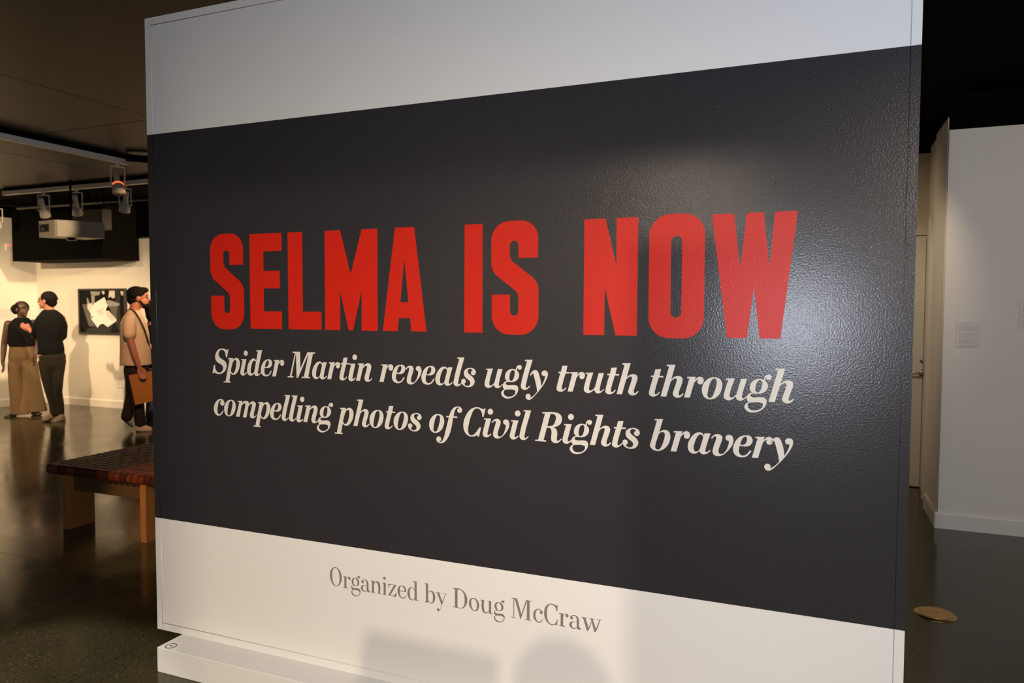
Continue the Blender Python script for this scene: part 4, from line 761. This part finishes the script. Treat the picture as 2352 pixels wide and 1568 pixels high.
loft(bm, [(P(315, 0).x, 0, P(0, 837).z, 0.180, 0.185), (P(315, 0).x, 0, P(0, 800).z, 0.172, 0.178), (P(314, 0).x, 0, P(0, 765).z, 0.165, 0.182), (P(312, 0).x, 0, P(0, 742).z, 0.15, 0.18), (P(312, 0).x, 0, P(0, 728).z, 0.118, 0.16), (P(313, 0).x, 0, P(0, 718).z, 0.085, 0.10), (P(314, 0).x, 0, P(0, 712).z, 0.07, 0.075)])
capsule(bm, [P(306, 733, -0.14), P(303, 750, -0.18), P(303, 766, -0.20)], [0.072, 0.072, 0.072]); capsule(bm, [P(318, 733, 0.14), P(324, 752, 0.18), P(331, 768, 0.19)], [0.072, 0.070, 0.068])
fuse('t_shirt', bm, M['cloth_white'], e, 0.010, 4)
bm = bmesh.new()
loft(bm, [(P(315, 0).x, 0, P(0, 895).z, 0.08, 0.10), (P(316, 0).x, 0, P(0, 870).z, 0.13, 0.155), (P(317, 0).x, 0, P(0, 850).z, 0.148, 0.165), (P(316, 0).x, 0, P(0, 832).z, 0.13, 0.15)])
capsule(bm, [P(312, 858, 0.08), P(308, 880, 0.085), P(304, 910, 0.09), P(297, 938, 0.09), P(292, 956, 0.09)], [0.10, 0.092, 0.075, 0.068, 0.07]); capsule(bm, [P(317, 858, -0.08), P(317, 885, -0.08), P(317, 915, -0.08), P(320, 945, -0.075), P(323, 970, -0.07)], [0.10, 0.092, 0.078, 0.07, 0.066])
fuse('trousers', bm, M['cloth_dark'], e, 0.010, 4)
shoe('sneaker', P(313, 986, -0.07), P(349, 989, -0.09), M['shoe_white'], e, 0.10, 0.052); shoe('sneaker', P(283, 962, 0.09), P(306, 981, 0.09), M['shoe_grey'], e, 0.085, 0.05)
bm = bmesh.new()   # crossbody strap wrapped over chest and back
loop = [P(300, 713, 0.02), P(306, 709.5, -0.03), P(316, 716, -0.115), P(326, 732, -0.19), P(337, 757, -0.17), P(345, 785, -0.10), P(349, 806, 0.0), P(345, 816, 0.12), P(325, 806, 0.195), P(300, 778, 0.17), P(287, 745, 0.10), P(291, 722, 0.05), P(300, 713, 0.02)]
tube(bm, loop, 0.011, 8, False); obj('strap', bm, M['strap'], e, True)
e2 = tag(empty('envelope', e.matrix_world @ Vector((0, 0, 0))), 'large orange paper envelope held by the person in the off-white T-shirt', 'envelope')
e2.location = (f.o.x, f.o.y, 0); e2.rotation_euler = (0, 0, f.rz)
bm = bmesh.new(); cs = [P(299, 857, -0.228), P(352, 849, -0.228), P(352, 917, -0.222), P(312, 924, -0.222)]
a = [bm.verts.new(c) for c in cs]; b_ = [bm.verts.new(c+Vector((0, 0.012, 0))) for c in cs]
for i in range(4): bm.faces.new((a[i], a[(i+1) % 4], b_[(i+1) % 4], b_[i]))
bm.faces.new(a[::-1]); bm.faces.new(b_); obj('envelope_body', bm, M['envelope'], e2)
bm = bmesh.new(); cs = [P(301, 859, -0.2302), P(351, 851, -0.2302), P(330, 868, -0.2296)]
a = [bm.verts.new(c) for c in cs]; b_ = [bm.verts.new(c+Vector((0, 0.0018, 0))) for c in cs]
for i in range(3): bm.faces.new((a[i], a[(i+1) % 3], b_[(i+1) % 3], b_[i]))
bm.faces.new(a[::-1]); bm.faces.new(b_); obj('flap', bm, M['envelope'], e2)

# --- person mostly hidden behind the title wall
f = Fig('dark-haired person in blue jeans almost hidden behind the title wall', onZ(350, 968), 350); P = f.P; e = f.e
bm = bmesh.new(); hc = P(354, 712, 0.0); L_, q_, k_ = head(bm, hc, 40/f.kz, R(165))
capsule(bm, [P(354, 720, 0.0), P(354, 742, 0.0)], [0.055, 0.058])
loft(bm, [(P(354, 0).x, 0, P(0, 850).z, 0.13, 0.12), (P(354, 0).x, 0, P(0, 800).z, 0.12, 0.11), (P(354, 0).x, 0, P(0, 760).z, 0.13, 0.14), (P(354, 0).x, 0, P(0, 744).z, 0.1, 0.1)])
for s_, v_ in ((-1, -0.16), (1, 0.16)):
    capsule(bm, [P(354, 750, v_), P(356, 790, v_*1.2), P(358, 826, v_*1.2)], [0.05, 0.04, 0.028]); hand(bm, P(358, 827, v_*1.2), Vector((0.1, 0, -1)), Vector((1, 0, 0)), 0.4)
    capsule(bm, [P(352, 850, v_*0.5), P(350, 905, v_*0.5), P(346, 955, v_*0.5)], [0.08, 0.055, 0.04])
fuse('body', bm, M['skin_light'], e, VX, 4); face(L_, q_, k_, e)
bm = bmesh.new(); ball(bm, hc+Vector((0, -0.02, 0.03)), (0.092, 0.100, 0.098), 18); ball(bm, hc+Vector((0, -0.045, -0.06)), (0.080, 0.075, 0.10), 16); fuse('hair', bm, M['hair'], e, 0.008, 2)
bm = bmesh.new(); loft(bm, [(P(354, 0).x, 0, P(0, 845).z, 0.14, 0.15), (P(354, 0).x, 0, P(0, 800).z, 0.13, 0.14), (P(354, 0).x, 0, P(0, 762).z, 0.14, 0.16), (P(354, 0).x, 0, P(0, 742).z, 0.09, 0.09)])
for v_ in (-0.16, 0.16): capsule(bm, [P(354, 752, v_), P(356, 790, v_*1.2), P(357, 818, v_*1.2)], [0.06, 0.052, 0.044])
fuse('dark_top', bm, M['cloth_black'], e, 0.012, 4)
bm = bmesh.new(); loft(bm, [(P(353, 0).x, 0, P(0, 862).z, 0.14, 0.14), (P(354, 0).x, 0, P(0, 838).z, 0.132, 0.13)])
for v_ in (-0.085, 0.085): capsule(bm, [P(352, 855, v_), P(350, 905, v_), P(345, 955, v_)], [0.09, 0.068, 0.058])
fuse('jeans', bm, M['denim_blue'], e, 0.012, 4)
for v_ in (-0.085, 0.085): shoe('shoe', P(357, 968, v_), P(334, 968, v_), M['shoe_black'], e, 0.08)

# --- unseen board and post added in the gap between the rear blockers: they cast the soft shadows at the foot of the title wall
st = tag(empty('shadow_board', (-1.04, -3.62, 0)), 'tall narrow white board added behind the viewer to cast a shadow', 'stand')
bm = bmesh.new(); box(bm, (-0.083, -0.03, 0.04), (0.083, 0.03, 2.13), 0.002); obj('board', bm, M['wall'], st)
bm = bmesh.new(); box(bm, (-0.083, -0.16, 0.0), (0.083, 0.16, 0.039), 0.004); obj('foot', bm, M['frame'], st)
ps = tag(empty('shadow_post', (-0.885, -3.62, 0)), 'slim grey round-topped post added behind the viewer to cast a shadow', 'post')
bm = bmesh.new(); tube(bm, [(0, 0, 0.02), (0, 0, 2.11)], 0.054, 28); obj('shaft', bm, M['grille2'], ps, True)
bm = bmesh.new(); ball(bm, (0, 0, 2.112), (0.056, 0.056, 0.060), 24); obj('dome', bm, M['grille2'], ps, True)
bm = bmesh.new(); tube(bm, [(0, 0, 0.0), (0, 0, 0.019)], 0.066, 28); obj('base_plate', bm, M['frame'], ps, True)
